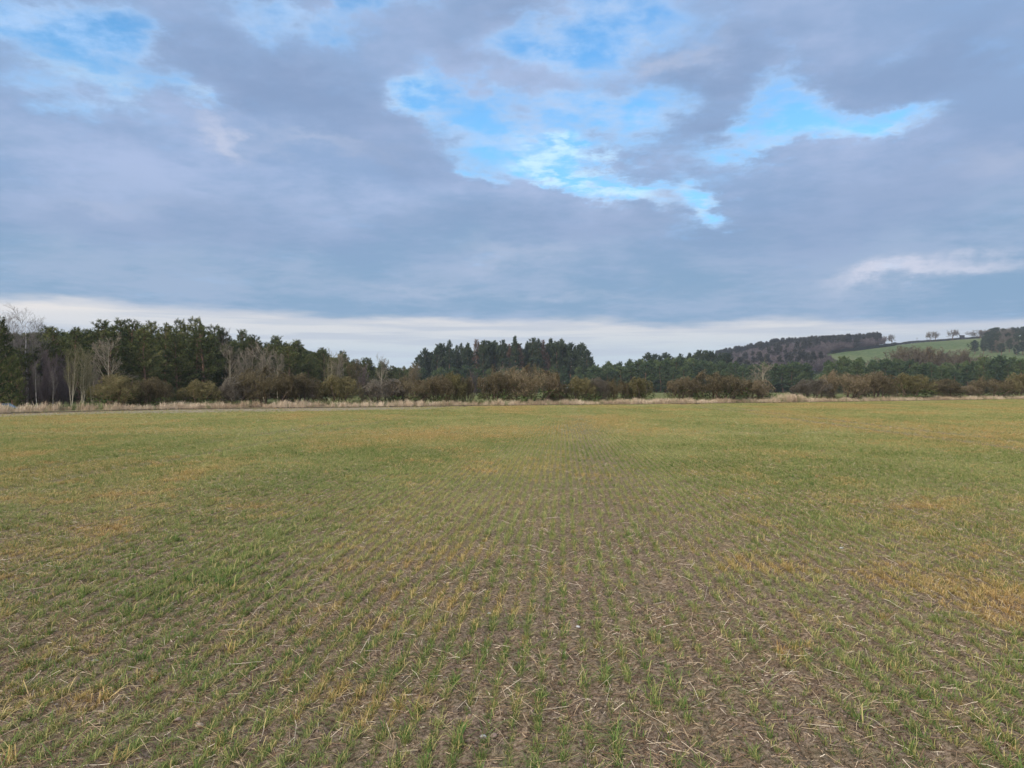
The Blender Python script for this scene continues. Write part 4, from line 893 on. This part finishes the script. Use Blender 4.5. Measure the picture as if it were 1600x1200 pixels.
# wood covering the hill: one mass
wx, wy, wk = [], [], []
r5 = np.random.default_rng(77)
px_line = [1000, 1180, 1272, 1290, 1300, 1320, 1340, 1360, 1380, 1396]; py_line = [607, 590, 566, 556, 553, 549.5, 548, 545, 542.5, 540.5]
LXY = [hill_hit(a_, b_) for a_, b_ in zip(px_line[2:], py_line[2:])]
lx = np.array([150, 230]+[q[0] for q in LXY]); ly = np.array([500, 540]+[q[1] for q in LXY])
o_ = np.argsort(lx); lx, ly = lx[o_], ly[o_]
for _ in range(6000):
    x = r5.uniform(120, 440); y = r5.uniform(500, 900)
    if y < np.interp(x, lx, ly)+4: continue
    pxx = 800+1200*x/y
    if pxx > 1376: continue
    if x < 225-(y-900)*.1 and y > 700: continue
    z = hill_z(np.array([x]), np.array([y]))[0]
    if z < 3: continue
    wx.append(x); wy.append(y); wk.append(0 if (y > 850+r5.normal(0, 10)) or r5.random() < .12 else 1)
wx, wy, wk = map(np.array, (wx, wy, wk))
sel = np.arange(len(wx)); sel = sel[r5.random(len(sel)) < .7]
wx, wy, wk = wx[sel], wy[sel], wk[sel]; wz = hill_z(wx, wy)
print('hill wood', len(wx))
MAT_HILLCON = foliage_mat('hill_conifer', [(0, (.020, .026, .022)), (1, (.07, .07, .055))], .5)
c1 = pine(91, 14, 2.6, low=.2, nwh=12, spr=.9, nn=5, mat=MAT_HILLCON, shootmul=.4, peak=.2, wid=.3, conic=1.2)[1]
MAT_HILLB = foliage_mat('hill_bare_twigs', [(0, (.05, .042, .045)), (.5, (.10, .08, .078)), (1, (.19, .155, .14))], .6)
def leafmass(seed):                                     # bare crown: many fine twigs fanned through a dome
    g = oak(seed, 11, .05); tr, cr, H = bake(g, 1, MAT_BARK, MAT_HILLB, 'hill_tree'); return cr
c2, c3 = leafmass(92), leafmass(93)
for kk, (nm, coll, lab) in enumerate([('conifer_wood', proto_collection('hill_conifers', [c1]), 'dark conifer plantation along the crest of the hill'), ('bare_wood', proto_collection('hill_bares', [c2, c3]), 'purple-grey leafless wood covering the flank of the hill')]):
    s_ = wk == kk; n = s_.sum(); sc = r5.uniform(.85, 1.15, n) if kk == 0 else r5.uniform(.75, 1.15, n)
    scatter(nm, np.stack([wx[s_], wy[s_], wz[s_]-.5], 1), np.stack([np.zeros(n), np.zeros(n), r5.uniform(0, 6.28, n)], 1), np.stack([sc*(1.6-.3*kk), sc*(1.6-.3*kk), sc], 1), r5.integers(0, 1+kk, n), {'hue': r5.random(n)}, coll, lab, 'wood')
# dark hedge along the ridge and down the edge of the wood
def hedge_strip(name, pts, h, w, lab):
    r = np.random.default_rng(len(pts)); pos = []
    for (x0, y0), (x1, y1) in zip(pts[:-1], pts[1:]):
        n = int(math.hypot(x1-x0, y1-y0)*45)+1; u = r.random(n); x = x0+(x1-x0)*u+r.normal(0, w*.4, n); y = y0+(y1-y0)*u+r.normal(0, w*.4, n)
        hh = h*(.75+.5*vnoise(x*.15, y*.15)); pos.append(np.stack([x, y, hill_z(x, y)+r.random(n)*hh], 1))
    pos = np.concatenate(pos); n = len(pos); d = r.normal(size=(n, 3)); d[:, 2] = abs(d[:, 2]); d /= np.linalg.norm(d, axis=1, keepdims=True)
    e = link(name, needle_mesh('hedge', pos, d, np.full(n, .75), r.uniform(0, .7, n), MAT_HILLCON, 6, .35, 3)); tag(e, lab, 'hedge'); return e
hedge_strip('hedge', [((a_-800)/1200*897, 897) for a_ in (1385, 1410, 1440, 1470, 1500, 1530, 1560)], 2.4, 1.0, 'thin dark hedge running along the crest of the green hill')
hedge_strip('hedge', [q for q in LXY[2:]]+[((1400-800)/1200*893, 893)], 2.4, 1.2, 'dark hedge climbing between the hilltop wood and the green field')
MAT_DRYH, t, b = new_mat('dry_bank'); b.inputs['Base Color'].default_value = (.30, .27, .15, 1)

# ------------------------------------------------------------------ small built things
import bmesh
def box(bm, x0, x1, y0, y1, z0, z1, mi=0):
    vs = [bm.verts.new(p) for p in ((x0, y0, z0), (x1, y0, z0), (x1, y1, z0), (x0, y1, z0), (x0, y0, z1), (x1, y0, z1), (x1, y1, z1), (x0, y1, z1))]
    for f in ((3, 2, 1, 0), (4, 5, 6, 7), (0, 1, 5, 4), (1, 2, 6, 5), (2, 3, 7, 6), (3, 0, 4, 7)): bm.faces.new([vs[i] for i in f]).material_index = mi
    return vs
def bm_obj(name, bm, mat, parent=None, bev=0.0):
    me = bpy.data.meshes.new(name); bmesh.ops.recalc_face_normals(bm, faces=bm.faces); bm.to_mesh(me); bm.free(); me.materials.append(mat)
    o = link(name, me, parent)
    if bev: md = o.modifiers.new('bevel', 'BEVEL'); md.width = bev; md.segments = 2
    return o
def flat_mat(name, c, rough=.7, metal=0.0, var=.2):
    m, t, b = new_mat(name); tcn = t.nodes.new('ShaderNodeTexCoord')
    t.links.new(mixc(t, tnoise(t, tcn.outputs['Object'], 6, 5, .6), tuple(k*(1-var) for k in c), tuple(min(1, k*(1+var)) for k in c)), b.inputs['Base Color'])
    b.inputs['Roughness'].default_value = rough; b.inputs['Metallic'].default_value = metal; b.inputs['Specular IOR Level'].default_value = .5; return m
M_TAR = flat_mat('tarred_boards', (.02, .02, .025), .9); M_WOODP = flat_mat('weathered_post', (.10, .085, .07), .9)
M_WALL = flat_mat('pale_render', (.52, .50, .46), .9); M_ROOF = flat_mat('dark_slate', (.05, .05, .055), .8)
# black hut on legs
z = on_hill(1503, 530); hx_, hy_ = (1503.5-800)/1200*897, 897.0; z0 = float(hill_z(np.array([hx_]), np.array([hy_]))[0])
hut = empty('hut', (hx_, hy_, z0)); tag(hut, 'small black hut raised on legs on the crest of the hill', 'hut')
for sx in (-1.7, 1.7):
    for sy in (-1.2, 1.2):
        bm = bmesh.new(); box(bm, sx-.12, sx+.12, sy-.12, sy+.12, -.3, 2.2); bm_obj('leg', bm, M_WOODP, hut)
bm = bmesh.new(); box(bm, -2.1, 2.1, -1.6, 1.6, 2.2, 4.8); bm_obj('body', bm, M_TAR, hut)
bm = bmesh.new()
vs = [bm.verts.new(p) for p in ((-2.4, -1.9, 4.75), (2.4, -1.9, 4.75), (2.4, 1.9, 4.75), (-2.4, 1.9, 4.75), (-2.4, -1.9, 5.05), (2.4, -1.9, 5.05), (2.4, 1.9, 5.45), (-2.4, 1.9, 5.45))]
for f in ((3, 2, 1, 0), (4, 5, 6, 7), (0, 1, 5, 4), (1, 2, 6, 5), (2, 3, 7, 6), (3, 0, 4, 7)): bm.faces.new([vs[i] for i in f])
bm_obj('roof', bm, M_TAR, hut)
# pole on the ridge
px_, py_ = (1433-800)/1200*897, 897.0; z0 = float(hill_z(np.array([px_]), np.array([py_]))[0])
pole = empty('utility_pole', (px_, py_, z0)); tag(pole, 'thin wooden pole with crossarm on the ridge between the oaks', 'pole')
v_, f_ = tubes(np.array([[0, 0, -.3]]), np.array([[0, 0, 6.5]]), [.14], [.09], 8); link('post', mesh_np('post', v_, f_, M_WOODP), pole)
bm = bmesh.new(); box(bm, -1.1, 1.1, -.08, .08, 5.4, 5.6); bm_obj('crossarm', bm, M_WOODP, pole)
# small pale building glimpsed in the notch between pine belts
bx_, by_ = (1280-800)/1200*560., 560.0; zb = CAM_H+(607-572)/1200*by_
zg = float(hill_z(np.array([bx_]), np.array([by_]))[0])
bd = empty('farm_building', (bx_, by_, zg)); tag(bd, 'small pale farm building with dark roof glimpsed in the notch of the far pines', 'building')
hw = max(2.6, zb-zg)
bm = bmesh.new(); box(bm, -4.5, 4.5, -2.5, 2.5, -.5, hw-.8); bm_obj('wall', bm, M_WALL, bd)
bm = bmesh.new(); vs = [bm.verts.new(p) for p in ((-4.9, -2.9, hw-.8), (4.9, -2.9, hw-.8), (4.9, 2.9, hw-.8), (-4.9, 2.9, hw-.8), (-4.9, 0, hw), (4.9, 0, hw))]
for f in ((0, 1, 5, 4), (2, 3, 4, 5), (0, 4, 3), (1, 2, 5), (3, 2, 1, 0)): bm.faces.new([vs[i] for i in f])
bm_obj('roof', bm, M_ROOF, bd)

# dark car parked low beside the left wood
M_PAINT = flat_mat('dark_blue_paint', (.012, .014, .02), .35, 0, .1); M_GLASS = flat_mat('car_glass', (.05, .06, .07), .05, 0, .05); M_TYRE = flat_mat('tyre', (.02, .02, .02), .9); M_RIM = flat_mat('rim', (.4, .4, .42), .3, 1.0, .1); M_LAMP = flat_mat('lamp', (.7, .7, .7), .1)
car = empty('parked_car', (P(30, 59).x-1.95, 59.5, -.92), R(6)); tag(car, 'dark blue car parked low behind the dry grass under the left pines', 'car')
prof_ = [(-2.1, .30), (-2.12, .75), (-1.95, .98), (-1.55, 1.02), (-.95, 1.42), (.45, 1.46), (1.15, 1.02), (1.9, .88), (2.1, .70), (2.12, .30)]
body_l = [(x, z) for x, z in prof_]
bm = bmesh.new(); A = []
for sy in (-.86, .86):
    A.append([bm.verts.new((x, sy*(0.80 if z > 1.2 else (0.97 if z > .95 else 1)), z)) for x, z in prof_])
bm.faces.new(A[0]); bm.faces.new(A[1][::-1])
for i in range(len(prof_)):
    j = (i+1) % len(prof_); bm.faces.new((A[0][i], A[0][j], A[1][j], A[1][i]))
bm_obj('body', bm, M_PAINT, car, .05)
def quad(pts, name, mat):
    bm = bmesh.new(); vs = [bm.verts.new(p) for p in pts]; bm.faces.new(vs)
    q = bmesh.ops.extrude_face_region(bm, geom=bm.faces[:]); nrm = (Vector(pts[1])-Vector(pts[0])).cross(Vector(pts[2])-Vector(pts[0])).normalized()
    bmesh.ops.translate(bm, verts=[e for e in q['geom'] if isinstance(e, bmesh.types.BMVert)], vec=nrm*.02); bm_obj(name, bm, mat, car)
quad([(1.10, -.72, 1.07), (1.10, .72, 1.07), (.52, .64, 1.44), (.52, -.64, 1.44)], 'windscreen', M_GLASS)
quad([(-1.50, .72, 1.07), (-1.50, -.72, 1.07), (-1.0, -.64, 1.41), (-1.0, .64, 1.41)], 'rear_window', M_GLASS)
for s in (-1, 1):
    pts = [(-1.3, s*.80, 1.06), (.95, s*.80, 1.06), (.42, s*.715, 1.40), (-.9, s*.715, 1.40)]
    quad(pts if s < 0 else pts[::-1], 'side_window', M_GLASS)
    for wx_ in (-1.32, 1.32):
        bm = bmesh.new(); bmesh.ops.create_cone(bm, cap_ends=True, segments=24, radius1=.32, radius2=.32, depth=.22); bmesh.ops.rotate(bm, verts=bm.verts, matrix=__import__('mathutils').Matrix.Rotation(R(90), 3, 'X')); bmesh.ops.translate(bm, verts=bm.verts, vec=(wx_, s*.80, .32))
        wh = bm_obj('wheel', bm, M_TYRE, car, .03)
        bm = bmesh.new(); bmesh.ops.create_cone(bm, cap_ends=True, segments=20, radius1=.2, radius2=.17, depth=.24); bmesh.ops.rotate(bm, verts=bm.verts, matrix=__import__('mathutils').Matrix.Rotation(R(90), 3, 'X')); bmesh.ops.translate(bm, verts=bm.verts, vec=(wx_, s*.805, .32)); bm_obj('rim', bm, M_RIM, wh)
    bm = bmesh.new(); box(bm, 2.02, 2.14, s*.62-.16, s*.62+.16, .66, .80); bm_obj('headlight', bm, M_LAMP, car, .02)

# stones lying on the field
def stone_mat(name, c):
    m, t, b = new_mat(name); tcn = t.nodes.new('ShaderNodeTexCoord')
    t.links.new(mixc(t, ramp_fac(t, tnoise(t, tcn.outputs['Object'], 2.5, 6, .7), .35, .7), tuple(k*.6 for k in c), c), b.inputs['Base Color']); b.inputs['Roughness'].default_value = .85; return m
SM_ = {'grey': stone_mat('grey_stone', (.38, .36, .31)), 'pink': stone_mat('pink_stone', (.36, .25, .19)), 'tan': stone_mat('tan_stone', (.42, .33, .23)), 'white': stone_mat('white_stone', (.52, .50, .45))}
for i, (px, py, w, hh, c, lab) in enumerate([(755, 1156, 9, .9, 'grey', 'pale grey pointed stone left of the pinkish stone, near the bottom centre'), (771, 1152, 11, .7, 'pink', 'flat pinkish stone right of the pale grey one, near the bottom centre'),
    (313, 1137, 13, .7, 'tan', 'larger tan stone in the left foreground'), (277, 1152, 8, .7, 'tan', 'small tan stone left of the larger one in the left foreground'), (280, 1127, 10, .7, 'pink', 'orange-pink stone above the pair in the left foreground'),
    (1503, 829, 15, .45, 'tan', 'long flat pale stone among the crop on the right'), (903, 981, 6, .8, 'white', 'small white stone above the centre of the foreground'), (764, 960, 7, .5, 'white', 'thin white flake of stone left of the centre rows'),
    (773, 1073, 5, .7, 'white', 'tiny white stone up the row from the pinkish stone'), (1314, 858, 5, .7, 'white', 'small white stone in the crop, left of the yellow patch on the right'), (1257, 745, 4, .7, 'white', 'tiny far white stone in the crop, beside the upper yellow patch'), (165, 930, 8, .6, 'pink', 'flat pinkish stone in the grass on the left'),
    (150, 1034, 11, .4, 'grey', 'flat grey stone on bare soil on the left'), (1310, 1043, 6, .7, 'tan', 'small tan stone on bare soil, lower right'), (1170, 780, 4, .7, 'white', 'tiny white stone in the middle distance, right of the centre rows'), (1486, 1152, 8, .7, 'tan', 'tan stone at the end of a long straw, bottom right'), (673, 1072, 7, .6, 'pink', 'small pinkish stone on soil, left of the centre rows')]):
    d = 2040/(py-607); x = (px-800)/1200*d; r = w/1200*d/2*1.1
    V, F = lump(300+i, amp=.45, sub=3); V = np.array(V)*np.array([1, .8, hh])*r
    o = link('stone', mesh_np('stone', V, F, SM_[c], smooth=True), None, (x, d, float(ground_h(np.array([x]), np.array([d]))[0])+r*hh*.45)); o.rotation_euler = (0, 0, i)
    tag(o, lab, 'stone', 'stones on the field')

# ------------------------------------------------------------------ air
HAZE = 0.00014
if HAZE:
    m = bpy.data.materials.new('haze'); m.use_nodes = True; t = m.node_tree; t.nodes.clear()
    pv = t.nodes.new('ShaderNodeVolumePrincipled'); pv.inputs['Color'].default_value = (.86, .90, 1, 1); pv.inputs['Density'].default_value = HAZE; pv.inputs['Anisotropy'].default_value = 0.2
    om = t.nodes.new('ShaderNodeOutputMaterial'); t.links.new(pv.outputs[0], om.inputs['Volume'])
    bm = bmesh.new(); box(bm, -2700, 2700, -2700, 2700, -60, 110); o = bm_obj('haze', bm, m); tag(o, 'thin bluish air over the field', 'haze', kind='stuff')
